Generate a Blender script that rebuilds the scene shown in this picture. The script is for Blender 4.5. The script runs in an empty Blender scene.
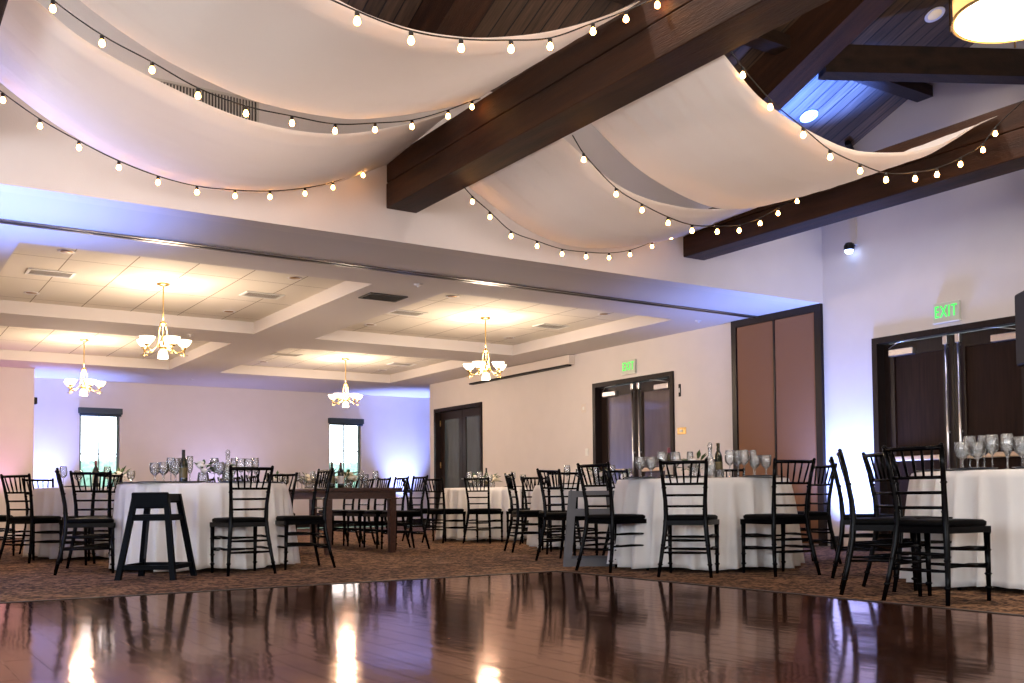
import bpy, bmesh, math, random
from mathutils import Vector, Matrix
random.seed(11)
C = bpy.context.scene.collection
PI = math.pi
rad = math.radians

# ------------------------------------------------------------------ materials
def new_mat(name):
    m = bpy.data.materials.new(name); m.use_nodes = True
    return m, m.node_tree.nodes, m.node_tree.links, m.node_tree.nodes['Principled BSDF']

def mat(name, col, rough=.5, metal=0., spec=.5, noise=0., nscale=8., bump=0., bscale=60., coat=0., emit=None, estr=0., trans=0., ior=1.45, stretch=(1, 1, 1)):
    m, N, L, b = new_mat(name)
    b.inputs['Base Color'].default_value = (*col, 1)
    b.inputs['Roughness'].default_value = rough
    b.inputs['Metallic'].default_value = metal
    b.inputs['Specular IOR Level'].default_value = spec
    b.inputs['Coat Weight'].default_value = coat
    b.inputs['Transmission Weight'].default_value = trans
    b.inputs['IOR'].default_value = ior
    if emit:
        b.inputs['Emission Color'].default_value = (*emit, 1)
        b.inputs['Emission Strength'].default_value = estr
    tc = N.new('ShaderNodeTexCoord'); mp = N.new('ShaderNodeMapping'); mp.inputs['Scale'].default_value = stretch
    L.new(tc.outputs['Object'], mp.inputs['Vector'])
    if noise:
        n = N.new('ShaderNodeTexNoise'); n.inputs['Scale'].default_value = nscale; n.inputs['Detail'].default_value = 5
        r = N.new('ShaderNodeValToRGB')
        r.color_ramp.elements[0].position = .3; r.color_ramp.elements[1].position = .7
        r.color_ramp.elements[0].color = (*[c * (1 - noise) for c in col], 1)
        r.color_ramp.elements[1].color = (*[min(1, c * (1 + noise)) for c in col], 1)
        L.new(mp.outputs[0], n.inputs['Vector']); L.new(n.outputs['Fac'], r.inputs[0]); L.new(r.outputs[0], b.inputs['Base Color'])
    if bump:
        n2 = N.new('ShaderNodeTexNoise'); n2.inputs['Scale'].default_value = bscale; n2.inputs['Detail'].default_value = 3
        bp = N.new('ShaderNodeBump'); bp.inputs['Strength'].default_value = bump; bp.inputs['Distance'].default_value = .01
        L.new(mp.outputs[0], n2.inputs['Vector']); L.new(n2.outputs['Fac'], bp.inputs['Height']); L.new(bp.outputs[0], b.inputs['Normal'])
    return m

M = {}
M['wall'] = mat('wall_paint', (.66, .60, .57), .85, noise=.02, nscale=3, bump=.12, bscale=90)
M['ceil'] = mat('ceiling_paint', (.62, .57, .55), .85, bump=.06, bscale=70)
M['chair'] = mat('black_lacquer', (.001, .001, .0015), .22, spec=.09)
M['cushion'] = mat('black_vinyl', (.001, .001, .0013), .55, spec=.06, bump=.1, bscale=90)
M['frame'] = mat('dark_door_wood', (.010, .005, .004), .4, spec=.25, noise=.4, nscale=5, stretch=(8, 8, .6))
M['leaf'] = mat('door_leaf', (.016, .009, .007), .30, spec=.3, noise=.35, nscale=5, stretch=(8, 8, .6))
M['doorpanel3'] = mat('door_panel_brown', (.018, .008, .005), .4, spec=.12, noise=.3, nscale=5, stretch=(8, 8, .5))
M['doorpanel'] = mat('door_panel', (.090, .070, .068), .16, coat=.8, noise=.12, nscale=3, stretch=(4, 4, .5))  # greyed tone stands in for reflections on the middle doors
M['doorpanel1'] = mat('door_panel_reflection_tint', (.050, .068, .074), .2, coat=.6, noise=.12, nscale=3, stretch=(4, 4, .5))  # bluish tone is reflected daylight put into the base colour
M['steel'] = mat('brushed_steel', (.62, .60, .60), .28, 1.)
M['brass'] = mat('brass', (.62, .42, .16), .3, 1.)
M['tan'] = mat('tan_panel_fabric', (.21, .098, .048), .9, bump=.25, bscale=220)
M['white'] = mat('white_plastic', (.75, .74, .70), .4)
M['black'] = mat('black_plastic', (.004, .004, .005), .5, spec=.25)
M['grille'] = mat('speaker_grille', (.010, .010, .012), .6, bump=.5, bscale=500)
M['farm'] = mat('farm_table_wood', (.050, .017, .009), .42, noise=.45, nscale=6, stretch=(6, .8, 6))
M['hc_black'] = mat('black_painted_wood', (.001, .0015, .0025), .5, spec=.06, noise=.2)
M['hc_grey'] = mat('grey_plastic', (.085, .085, .095), .55, bump=.4, bscale=300)
M['strap'] = mat('black_webbing', (.01, .01, .01), .8)
M['plate'] = mat('navy_plate', (.012, .018, .035), .2, coat=.5)
M['napkin'] = mat('napkin_linen', (.55, .5, .46), .9)
m, N, L, b = new_mat('hazed_glass')
g = N.new('ShaderNodeBsdfGlossy'); g.inputs['Roughness'].default_value = .04; t_ = N.new('ShaderNodeBsdfTransparent'); t_.inputs['Color'].default_value = (.97, .98, .98, 1)
df = N.new('ShaderNodeBsdfDiffuse'); mt = N.new('ShaderNodeMixShader'); mt.inputs[0].default_value = .2; L.new(t_.outputs[0], mt.inputs[1]); L.new(df.outputs[0], mt.inputs[2])  # diffuse white haze brightens the glass in place of reflections
lw = N.new('ShaderNodeLayerWeight'); lw.inputs['Blend'].default_value = .28; mx = N.new('ShaderNodeMixShader')
L.new(lw.outputs['Fresnel'], mx.inputs[0]); L.new(mt.outputs[0], mx.inputs[1]); L.new(g.outputs[0], mx.inputs[2]); L.new(mx.outputs[0], N['Material Output'].inputs['Surface'])
M['glass'] = m
M['water'] = m
M['pane'] = mat('window_glass', (1, 1, 1), .0, trans=1., ior=1.02)
M['bottle'] = mat('wine_bottle_glass', (.012, .016, .008), .08, coat=.6)
M['label'] = mat('bottle_label', (.10, .075, .025), .5)
M['burg'] = mat('burgundy_foil', (.12, .02, .03), .35)
M['leafgreen'] = mat('leaf_green', (.045, .10, .03), .5, noise=.4, nscale=20)
M['petal'] = mat('cream_petal', (.78, .70, .55), .7, noise=.12, nscale=25)
M['petalw'] = mat('white_petal', (.82, .78, .74), .7, noise=.1, nscale=25)
M['wax'] = mat('candle_wax', (.80, .72, .58), .5)
M['cord'] = mat('string_wire', (.01, .008, .006), .6)
M['bulb'] = mat('bulb_glow', (1, .8, .5), .3, emit=(1., .42, .11), estr=50)
M['shade'] = mat('lit_glass_shade', (.9, .85, .75), .4, emit=(1., .80, .52), estr=4)
M['diffuser'] = mat('pendant_diffuser', (.9, .88, .8), .4, emit=(1., .86, .62), estr=7)
M['amber'] = mat('pendant_side_glass', (.8, .6, .3), .4, emit=(1., .55, .15), estr=1.3)
M['bronze'] = mat('dark_bronze', (.05, .03, .015), .4, .8)
M['lens'] = mat('downlight_lens', (.6, .5, .35), .3, emit=(1., .72, .40), estr=.3)
M['can'] = mat('brass_can', (.30, .17, .05), .4, .6)
M['trimwhite'] = mat('white_trim_ring', (.70, .66, .66), .5)
M['ledlens'] = mat('led_lens', (.7, .8, 1), .3, emit=(.45, .6, 1.), estr=11)
M['hedge'] = mat('hedge_leaves', (.16, .26, .20), .8, noise=.5, nscale=9)
M['lawn'] = mat('lawn', (.09, .13, .07), .9, noise=.3, nscale=2)
M['stucco'] = mat('outside_stucco', (.75, .78, .78), .9)
M['valance'] = mat('window_valance', (.035, .05, .055), .6)
M['winframe'] = mat('window_frame', (.10, .16, .16), .5)
M['mortar'] = mat('outside_roof', (.30, .32, .30), .9)
M['track'] = mat('track_metal', (.20, .18, .16), .35, .9)
M['duct'] = mat('vent_dark', (.05, .042, .035), .7)
M['ventlite'] = mat('vent_louver', (.50, .46, .40), .6)
M['green'] = mat('exit_green', (.05, .9, .15), .4, emit=(.10, 1., .12), estr=.6)
M['exitface'] = mat('exit_face', (.55, .56, .48), .4)
M['edge'] = mat('dance_floor_trim', (.020, .012, .008), .6, .0)
M['brush'] = mat('cream_push_bar', (.62, .47, .33), .35, .5)
M['screenbox'] = mat('screen_housing', (.66, .58, .52), .6)

# cloth: slight translucency
def cloth(name, col, tw, bscale=500, wave=None):
    m, N, L, b = new_mat(name)
    b.inputs['Base Color'].default_value = (*col, 1); b.inputs['Roughness'].default_value = .95
    b.inputs['Specular IOR Level'].default_value = .1
    b.inputs['Sheen Weight'].default_value = .15
    tr = N.new('ShaderNodeBsdfTranslucent'); tr.inputs['Color'].default_value = (*col, 1)
    mx = N.new('ShaderNodeMixShader'); mx.inputs[0].default_value = tw
    tc = N.new('ShaderNodeTexCoord'); n = N.new('ShaderNodeTexNoise'); n.inputs['Scale'].default_value = 6
    mp = N.new('ShaderNodeMapping'); mp.inputs['Scale'].default_value = wave or (1, 1, 1)
    bp = N.new('ShaderNodeBump'); bp.inputs['Strength'].default_value = .12; bp.inputs['Distance'].default_value = .02
    L.new(tc.outputs['Object'], mp.inputs['Vector']); L.new(mp.outputs[0], n.inputs['Vector'])
    L.new(n.outputs['Fac'], bp.inputs['Height']); L.new(bp.outputs[0], b.inputs['Normal'])
    L.new(b.outputs[0], mx.inputs[1]); L.new(tr.outputs[0], mx.inputs[2])
    L.new(mx.outputs[0], N['Material Output'].inputs['Surface'])
    return m
M['drape'] = cloth('sheer_white_fabric', (.86, .81, .77), .48, wave=(.5, 5, 1))
M['cloth'] = cloth('white_tablecloth', (.74, .71, .69), .06)

# planks, seams and carpet -------------------------------------------------
def planks(name, c1, c2, along, width, length, rough, rvar=0, gap=.004, gapc=(.004, .003, .002), bumpd=.004, wav=0., coat=0., grain=.35, spec=.5):
    m, N, L, b = new_mat(name)
    tc = N.new('ShaderNodeTexCoord'); mp = N.new('ShaderNodeMapping')
    if along == 'y': mp.inputs['Rotation'].default_value = (0, 0, PI / 2)
    L.new(tc.outputs['Object'], mp.inputs['Vector'])
    br = N.new('ShaderNodeTexBrick'); br.inputs['Scale'].default_value = 1
    br.inputs['Brick Width'].default_value = length; br.inputs['Row Height'].default_value = width
    br.inputs['Mortar Size'].default_value = gap; br.inputs['Mortar Smooth'].default_value = .3
    br.inputs['Color1'].default_value = (*c1, 1); br.inputs['Color2'].default_value = (*c2, 1); br.inputs['Mortar'].default_value = (*gapc, 1)
    br.offset = .37
    L.new(mp.outputs[0], br.inputs['Vector'])
    mp2 = N.new('ShaderNodeMapping'); mp2.inputs['Scale'].default_value = (12, .8, 12) if along == 'y' else (.8, 12, 12)
    L.new(tc.outputs['Object'], mp2.inputs['Vector'])
    n = N.new('ShaderNodeTexNoise'); n.inputs['Scale'].default_value = 3; n.inputs['Detail'].default_value = 6
    L.new(mp2.outputs[0], n.inputs['Vector'])
    r = N.new('ShaderNodeValToRGB'); r.color_ramp.elements[0].position = .3; r.color_ramp.elements[1].position = .72
    r.color_ramp.elements[0].color = (1 - grain, 1 - grain, 1 - grain, 1); r.color_ramp.elements[1].color = (1 + grain * .4,) * 3 + (1,)
    L.new(n.outputs['Fac'], r.inputs[0])
    mu = N.new('ShaderNodeMixRGB'); mu.blend_type = 'MULTIPLY'; mu.inputs[0].default_value = 1
    L.new(br.outputs['Color'], mu.inputs[1]); L.new(r.outputs[0], mu.inputs[2]); L.new(mu.outputs[0], b.inputs['Base Color'])
    b.inputs['Roughness'].default_value = rough; b.inputs['Coat Weight'].default_value = coat; b.inputs['Coat Roughness'].default_value = .06
    b.inputs['Specular IOR Level'].default_value = spec
    inv = N.new('ShaderNodeMath'); inv.operation = 'SUBTRACT'; inv.inputs[0].default_value = 1; L.new(br.outputs['Fac'], inv.inputs[1])
    h = inv.outputs[0]
    if wav:
        w = N.new('ShaderNodeTexNoise'); w.inputs['Scale'].default_value = 1; w.inputs['Detail'].default_value = 2
        mp3 = N.new('ShaderNodeMapping'); mp3.inputs['Scale'].default_value = (9, 2.5, 1) if along == 'y' else (2.5, 9, 1)
        L.new(tc.outputs['Object'], mp3.inputs['Vector']); L.new(mp3.outputs[0], w.inputs['Vector'])
        ad = N.new('ShaderNodeMath'); ad.operation = 'MULTIPLY_ADD'; ad.inputs[1].default_value = wav
        L.new(w.outputs['Fac'], ad.inputs[0]); L.new(h, ad.inputs[2]); h = ad.outputs[0]
    bp = N.new('ShaderNodeBump'); bp.inputs['Strength'].default_value = 1; bp.inputs['Distance'].default_value = bumpd
    L.new(h, bp.inputs['Height']); L.new(bp.outputs[0], b.inputs['Normal'])
    if coat: L.new(bp.outputs[0], b.inputs['Coat Normal'])
    return m
def lacquer(m, col, rough):
    # clear brown-toned lacquer: a fresnel weighted glossy layer over the wood
    N, L = m.node_tree.nodes, m.node_tree.links; b = N['Principled BSDF']; b.inputs['Specular IOR Level'].default_value = 0
    g = N.new('ShaderNodeBsdfGlossy'); g.inputs['Color'].default_value = (*col, 1); g.inputs['Roughness'].default_value = rough
    fr = N.new('ShaderNodeFresnel'); fr.inputs['IOR'].default_value = 1.62
    mx = N.new('ShaderNodeMixShader'); nl = b.inputs['Normal'].links[0].from_socket
    L.new(nl, g.inputs['Normal']); L.new(nl, fr.inputs['Normal'])
    L.new(fr.outputs[0], mx.inputs[0]); L.new(b.outputs[0], mx.inputs[1]); L.new(g.outputs[0], mx.inputs[2])
    L.new(mx.outputs[0], N['Material Output'].inputs['Surface'])
M['dance'] = planks('dance_floor_planks', (.024, .009, .006), (.045, .018, .011), 'y', .125, 1.3, .13, gap=.006, bumpd=.0026, wav=.42, coat=0, spec=.5)
lacquer(M['dance'], (.82, .60, .52), .085)
M['roofplank'] = planks('roof_planks', (.050, .028, .016), (.105, .060, .034), 'y', .15, 3.2, .6, gap=.008, bumpd=.01, grain=.6)
M['timber'] = mat('rough_sawn_timber', (.038, .014, .0055), .62, noise=.6, nscale=2.2, bump=.5, bscale=30, stretch=(5, .5, 5), spec=.35)
M['timberx'] = mat('rough_sawn_timber_cross', (.022, .010, .005), .65, noise=.5, nscale=2.2, bump=.5, bscale=30, stretch=(.5, 5, 5), spec=.3)

m, N, L, b = new_mat('patterned_carpet')
tc = N.new('ShaderNodeTexCoord')
v = N.new('ShaderNodeTexVoronoi'); v.inputs['Scale'].default_value = 9; L.new(tc.outputs['Object'], v.inputs['Vector'])
n = N.new('ShaderNodeTexNoise'); n.inputs['Scale'].default_value = 34; n.inputs['Detail'].default_value = 4; L.new(tc.outputs['Object'], n.inputs['Vector'])
mxf = N.new('ShaderNodeMath'); mxf.operation = 'MULTIPLY_ADD'; mxf.inputs[1].default_value = .25; L.new(v.outputs['Distance'], mxf.inputs[0]); L.new(n.outputs['Fac'], mxf.inputs[2])
r = N.new('ShaderNodeValToRGB'); e = r.color_ramp.elements
e[0].position = .42; e[0].color = (.016, .007, .005, 1); e[1].position = .75; e[1].color = (.26, .145, .080, 1)
k = e.new(.56); k.color = (.050, .025, .016, 1)
L.new(mxf.outputs[0], r.inputs[0]); L.new(r.outputs[0], b.inputs['Base Color']); b.inputs['Roughness'].default_value = .95; b.inputs['Specular IOR Level'].default_value = .1
bp = N.new('ShaderNodeBump'); bp.inputs['Distance'].default_value = .006; L.new(n.outputs['Fac'], bp.inputs['Height']); L.new(bp.outputs[0], b.inputs['Normal'])
M['carpet'] = m

# coffer panel board with seams every 0.61 m
m, N, L, b = new_mat('coffer_board')
tc = N.new('ShaderNodeTexCoord'); mp = N.new('ShaderNodeMapping'); mp.inputs['Location'].default_value = (0, 0, 0)
mp.inputs['Rotation'].default_value = (0, 0, PI / 2)
L.new(tc.outputs['Object'], mp.inputs['Vector'])
br = N.new('ShaderNodeTexBrick'); br.offset = 0; br.inputs['Scale'].default_value = 1
br.inputs['Brick Width'].default_value = 1.22; br.inputs['Row Height'].default_value = .61; br.inputs['Mortar Size'].default_value = .006
br.inputs['Color1'].default_value = (.72, .66, .58, 1); br.inputs['Color2'].default_value = (.69, .64, .56, 1); br.inputs['Mortar'].default_value = (.22, .17, .12, 1)
L.new(mp.outputs[0], br.inputs['Vector']); L.new(br.outputs['Color'], b.inputs['Base Color']); b.inputs['Roughness'].default_value = .85
M['board'] = m

# ------------------------------------------------------------------ geometry helpers
def bm_new(): return bmesh.new()
def box(bm, x0, y0, z0, x1, y1, z1, mi=0):
    vs = [bm.verts.new((x, y, z)) for x in (x0, x1) for y in (y0, y1) for z in (z0, z1)]
    for f in ((0, 1, 3, 2), (4, 6, 7, 5), (0, 4, 5, 1), (2, 3, 7, 6), (0, 2, 6, 4), (1, 5, 7, 3)):
        fc = bm.faces.new([vs[i] for i in f]); fc.material_index = mi
def tube(bm, pts, radii, seg=8, caps=True):
    """a round bar along pts; radii a number or one per point"""
    pts = [Vector(p) for p in pts]
    if not hasattr(radii, '__len__'): radii = [radii] * len(pts)
    rings = []; up = None
    for i, p in enumerate(pts):
        t = (pts[min(i + 1, len(pts) - 1)] - pts[max(i - 1, 0)]).normalized()
        if up is None:
            up = t.orthogonal().normalized()
        else:
            up = (up - t * up.dot(t)).normalized()
        s = t.cross(up)
        rings.append([bm.verts.new(p + (up * math.cos(a) + s * math.sin(a)) * radii[i]) for a in [2 * PI * k / seg for k in range(seg)]])
    for a, c in zip(rings, rings[1:]):
        for k in range(seg):
            f = bm.faces.new((a[k], a[(k + 1) % seg], c[(k + 1) % seg], c[k])); f.smooth = True
    if caps:
        bm.faces.new(rings[0][::-1]); bm.faces.new(rings[-1])
def lathe(bm, prof, seg=20, cx=0, cy=0, cz=0, sx=1, sy=1):
    rings = []
    for r_, z in prof:
        if r_ < 1e-5: rings.append([bm.verts.new((cx, cy, cz + z))])
        else: rings.append([bm.verts.new((cx + sx * r_ * math.cos(2 * PI * k / seg), cy + sy * r_ * math.sin(2 * PI * k / seg), cz + z)) for k in range(seg)])
    for a, c in zip(rings, rings[1:]):
        for k in range(seg):
            k2 = (k + 1) % seg
            if len(a) == 1 and len(c) == 1: continue
            if len(a) == 1: f = bm.faces.new((a[0], c[k2], c[k]))
            elif len(c) == 1: f = bm.faces.new((a[k], a[k2], c[0]))
            else: f = bm.faces.new((a[k], a[k2], c[k2], c[k]))
            f.smooth = True
def bar(bm, p0, p1, w, h, w2=None, h2=None):
    """a square-section bar from p0 to p1"""
    p0, p1 = Vector(p0), Vector(p1); t = (p1 - p0).normalized()
    ref = Vector((0, 0, 1)) if abs(t.z) < .9 else Vector((0, 1, 0))
    s = t.cross(ref).normalized(); u = s.cross(t)
    w2 = w if w2 is None else w2; h2 = h if h2 is None else h2
    vs = []
    for p, a, c in ((p0, w, h), (p1, w2, h2)):
        vs += [bm.verts.new(p + s * a / 2 * i + u * c / 2 * j) for i, j in ((-1, -1), (1, -1), (1, 1), (-1, 1))]
    for f in ((3, 2, 1, 0), (4, 5, 6, 7), (0, 1, 5, 4), (1, 2, 6, 5), (2, 3, 7, 6), (3, 0, 4, 7)):
        bm.faces.new([vs[i] for i in f])
def bevel(bm, w, seg=2):
    bmesh.ops.bevel(bm, geom=bm.edges[:], offset=w, segments=seg, profile=.5, affect='EDGES')

def obj(name, bm, mats, parent=None, loc=(0, 0, 0), rz=0., bev=0.):
    if bev: bevel(bm, bev)
    bmesh.ops.recalc_face_normals(bm, faces=bm.faces[:])
    me = bpy.data.meshes.new(name); bm.to_mesh(me); bm.free()
    for mm in (mats if isinstance(mats, (list, tuple)) else [mats]): me.materials.append(M[mm] if isinstance(mm, str) else mm)
    o = bpy.data.objects.new(name, me); C.objects.link(o)
    o.location = loc; o.rotation_euler = (0, 0, rz)
    if parent: o.parent = parent
    return o
def tag(o, label, cat, group=None, kind=None):
    o['label'] = label; o['category'] = cat
    if group: o['group'] = group
    if kind: o['kind'] = kind
    return o
def thing(name, label, cat, loc=(0, 0, 0), rz=0., group=None):
    o = bpy.data.objects.new(name, None); C.objects.link(o); o.location = loc; o.rotation_euler = (0, 0, rz); o.empty_display_size = .1
    return tag(o, label, cat, group)
def struct(o):
    o['kind'] = 'structure'; return o
def sbox(name, m, *b, parent=None):
    bm = bm_new(); box(bm, *b); o = obj(name, bm, m, parent)
    if not parent: struct(o)
    return o
def sempty(name, loc=(0, 0, 0)):
    o = bpy.data.objects.new(name, None); C.objects.link(o); o.location = loc; return struct(o)
KIDS = {}
def kids(o):
    if o not in KIDS: KIDS[o] = list(o.children)
    return KIDS[o]
def dup(root, loc, rz=0., label=None, group=None, scale=None):
    def cp(o, par):
        c = o.copy(); C.objects.link(c)
        if par: c.parent = par
        for k_ in kids(o): cp(k_, c)
        return c
    r_ = cp(root, None); r_.location = loc; r_.rotation_euler = (0, 0, rz)
    if label: r_['label'] = label
    if group: r_['group'] = group
    if scale: r_.scale = scale
    return r_
class Proto:
    """first use moves the built thing itself, later uses copy it"""
    def __init__(s, root): s.root = root; s.used = False
    def put(s, loc, rz=0., label=None, group=None, scale=None):
        if not s.used:
            s.used = True; r_ = s.root; kids(r_); [kids(k_) for k_ in kids(r_)]
            r_.location = loc; r_.rotation_euler = (0, 0, rz)
            if label: r_['label'] = label
            if group: r_['group'] = group
            if scale: r_.scale = scale
            return r_
        return dup(s.root, loc, rz, label, group, scale if scale else (1, 1, 1))

# ------------------------------------------------------------------ room shell
XR = 10.0; HY = 8.28; CZ = 2.98; YB = 21.0; XL = .35
def roofz(y): return 4.6 + .405 * (HY - y) if y > 1 else 4.6 + .405 * (HY - 1) - .405 * (1 - y)

# floors
bm = bm_new(); box(bm, -5.35, -6.3, -.1, 14, YB + .2, -.012); o = struct(obj('floor_carpet', bm, 'carpet'))
bm = bm_new(); box(bm, -5.35, -6.3, -.012, 4.93, 6.895, .004); struct(obj('floor', bm, 'dance'))
bm = bm_new(); box(bm, -5.35, 6.895, -.012, 4.96, 6.925, .008); box(bm, 4.93, -6.3, -.012, 4.96, 6.895, .008); struct(obj('trim_1', bm, 'edge'))

def wall_x(name, x0, x1, ya, yb, z1, holes, parent=None):
    """a wall in a plane x = const with rectangular holes (y0, y1, z0, z1)"""
    bm = bm_new(); cuts = sorted(holes); y = ya
    for (a, b_, z0, zt) in cuts:
        if a > y: box(bm, x0, y, 0, x1, a, z1)
        if z0 > 0: box(bm, x0, a, 0, x1, b_, z0)
        box(bm, x0, a, zt, x1, b_, z1); y = b_
    if yb > y: box(bm, x0, y, 0, x1, yb, z1)
    return struct(obj(name, bm, 'wall'))
# right wall: back room part (flat ceiling) and hall part (gable)
D2 = (11.0, 12.91); D1 = (16.35, 18.22); D3 = (5.64, 7.568); DZ = 2.443
wall_x('wall_right', XR, XR + .25, HY, 18.44, CZ + .3, [(D2[0], D2[1], 0, DZ), (D1[0], D1[1], 0, DZ)])
bm = bm_new(); x0, x1 = XR, XR + .25
box(bm, x0, -6.3, 0, x1, D3[0], 3.0); box(bm, x0, D3[0], DZ, x1, D3[1], 3.0); box(bm, x0, D3[1], 0, x1, HY, 3.0)
ys = [-6.3, 1, HY]; pr_ = [(y, roofz(y)) for y in ys]
for xx in (0,):
    a = [bm.verts.new((x0, y, 3.0)) for y in (-6.3, 1, HY)]; b2 = [bm.verts.new((x0, y, z + .1)) for y, z in pr_]
    c = [bm.verts.new((x1, y, 3.0)) for y in (-6.3, 1, HY)]; d = [bm.verts.new((x1, y, z + .1)) for y, z in pr_]
    for i in (0, 1):
        bm.faces.new((a[i], a[i + 1], b2[i + 1], b2[i])); bm.faces.new((c[i], d[i], d[i + 1], c[i + 1]))
        bm.faces.new((b2[i], b2[i + 1], d[i + 1], d[i]))
struct(obj('wall_gable', bm, 'wall'))
# header wall over the opening, and its solid part left of the back room
bm = bm_new(); box(bm, -5.35, HY, CZ, XR, HY + .2, 4.75); box(bm, -5.35, HY, 0, XL, HY + .2, CZ)
struct(obj('wall_header', bm, 'wall'))
sbox('wall_left', 'wall', XL - .2, HY + .2, 0, XL, YB, CZ + .3)
sbox('wall_recess', 'wall', XL, 19.6, 0, 2.68, 19.8, CZ)            # the wall piece at the far left
# back wall with two windows
WIN = [(3.68, 4.42), (8.85, 9.62)]; WZ = (.75, 2.33)
bm = bm_new(); x = XL
for a, b_ in WIN:
    box(bm, x, YB, 0, a, YB + .2, CZ); box(bm, a, YB, 0, b_, YB + .2, WZ[0]); box(bm, a, YB, WZ[1], b_, YB + .2, CZ); x = b_
box(bm, x, YB, 0, 14, YB + .2, CZ)
struct(obj('wall_back', bm, 'wall'))
sbox('wall_nook', 'wall', 13.8, 18.44, 0, 14, YB, CZ)
sbox('wall_return', 'wall', XR + .25, 18.24, 0, 14, 18.44, CZ)
LW = [(-4.6, -2.2), (-.8, 1.6), (3.0, 5.4)]  # unseen left windows, added to bring fill light from that side
wall_x('wall_hall_left', -5.55, -5.35, -6.3, HY, 8, [(a, b_, .9, 2.9) for a, b_ in LW])
for n, (a, b_) in enumerate(LW):
    w = sempty('window_%d' % (n + 7), (-5.45, a, .9)); W = b_ - a; bm = bm_new()
    for q in ((0, 0, .06, 2), (W - .06, 0, W, 2), (.06, 0, W - .06, .06), (.06, 1.94, W - .06, 2), (W / 2 - .03, .06, W / 2 + .03, 1.94)): box(bm, -.03, q[0], q[1], .03, q[2], q[3])
    obj('window_frame', bm, 'winframe', w)
    lt = bpy.data.lights.new('window_fill_light', 'AREA'); lt.shape = 'RECTANGLE'; lt.size = 1.9; lt.size_y = W - .1; lt.energy = 130; lt.color = (.80, .86, 1)
    lo = bpy.data.objects.new('window_fill_light', lt); C.objects.link(lo); lo.location = (-5.32, (a + b_) / 2, 1.9); lo.rotation_euler = (0, -PI / 2, 0)
# hall rear wall, with unseen windows added to carry fill light
RW = [(-4.2, -1.6), (-.6, 2.0), (3.0, 5.6), (6.6, 9.2)]
bm = bm_new(); x = -5.35
for a, b_ in RW:
    box(bm, x, -6.5, 0, a, -6.3, 4.7); box(bm, a, -6.5, 0, b_, -6.3, .9); box(bm, a, -6.5, 2.9, b_, -6.3, 4.7); x = b_
box(bm, x, -6.5, 0, XR, -6.3, 4.7)
struct(obj('wall_rear', bm, 'wall'))

# back-room ceiling with four coffers
cx = [(1.24, 4.75), (5.66, 9.15)]; cy = [(10.07, 13.98), (15.0, 18.56)]
bm = bm_new()
xs = [XL, cx[0][0], cx[0][1], cx[1][0], cx[1][1], 14]; yy = [HY + .2, cy[0][0], cy[0][1], cy[1][0], cy[1][1], YB]
for i in range(5):
    for j in range(5):
        if i in (1, 3) and j in (1, 3): continue
        box(bm, xs[i], yy[j], CZ, xs[i + 1], yy[j + 1], CZ + .3)
bmesh.ops.remove_doubles(bm, verts=bm.verts[:], dist=.0005)
ceil = struct(obj('ceiling', bm, 'ceil'))
cn = 0
for (a, b_) in cx:
    for (c, d) in cy:
        bm = bm_new(); box(bm, -.0, 0, 0, b_ - a, d - c, .05); 
        o = obj('coffer_panel', bm, 'board', ceil, loc=(a, c, CZ + .165)); o.location = (a, c, CZ + .165)
# operable-wall track in the soffit
bm = bm_new(); box(bm, XL, 9.30, CZ - .012, 9.98, 9.335, CZ + .002); box(bm, XL, 9.385, CZ - .012, 9.98, 9.42, CZ + .002); tr = struct(obj('trim_2', bm, 'track'))
bm = bm_new(); box(bm, XL, 9.335, CZ - .004, 9.98, 9.385, CZ + .001); obj('track_slot', bm, 'duct', tr)

# vaulted hall ceiling: two sloping slabs of planks
def slab(name, ya, yb):
    Ln = math.hypot(yb - ya, roofz(yb) - roofz(ya)); bm = bm_new(); box(bm, 0, 0, 0, 15.4, Ln, .12)
    o = struct(obj(name, bm, 'roofplank', loc=(-5.4, ya, roofz(ya)))); o.rotation_euler = (math.atan2(roofz(yb) - roofz(ya), yb - ya), 0, 0); return o
slab('ceiling_vault_front', 1, HY + .02); slab('ceiling_vault_rear', -6.35, 1)

# ------------------------------------------------------------------ beams
def beam(bm, x0, y0, z0, x1, y1, z1): box(bm, x0, y0, z0, x1, y1, z1)
for i, (x0, lab) in enumerate(((.345, 'dark timber beam cut off at the upper left edge, holding the left ends of the drapes'), (4.05, 'long dark timber beam crossing between the left and right pairs of drapes'), (7.69, 'dark timber beam ending above the tan folding doors, bulbs hanging before it'))):
    t = thing('ceiling_beam', lab, 'beam', (0, 0, 0), 0, 'timber tie beams across the hall')
    bm = bm_new(); box(bm, x0, -6.3, 3.27, x0 + .31, HY, 3.50); obj('lower_timber', bm, 'timber', t, bev=.008)
    bm = bm_new(); box(bm, x0 + .004, -6.3, 3.508, x0 + .306, HY, 3.72); obj('upper_timber', bm, 'timber', t, bev=.008)
    # sloping rafter above it
    r_ = bpy.data.objects
    bm = bm_new(); Ln = math.hypot(7.28, .405 * 7.28); box(bm, 0, 0, -.42, .31, Ln, 0)
    o = obj('rafter', bm, 'timber'); o.location = (x0, 1, roofz(1) - .002); o.rotation_euler = (math.atan2(-.405, 1), 0, 0)
    tag(o, ('dark sloping rafter under the plank roof at the far left', 'dark sloping rafter above the middle timber beam', 'dark sloping rafter beside the blue lit planks')[i], 'rafter', 'sloping rafters')
t_ = obj('purlin', (lambda b: (box(b, -5.3, 6.70, 5.03, 9.99, 6.90, 5.155), b)[1])(bm_new()), 'timberx')
tag(t_, 'dark cross timber ending at the gable wall just above the blue lit planks', 'beam')
bm = bm_new(); bar(bm, (9.99, 5.55, 4.94), (8.05, 6.62, 4.94), .2, .28)
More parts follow.
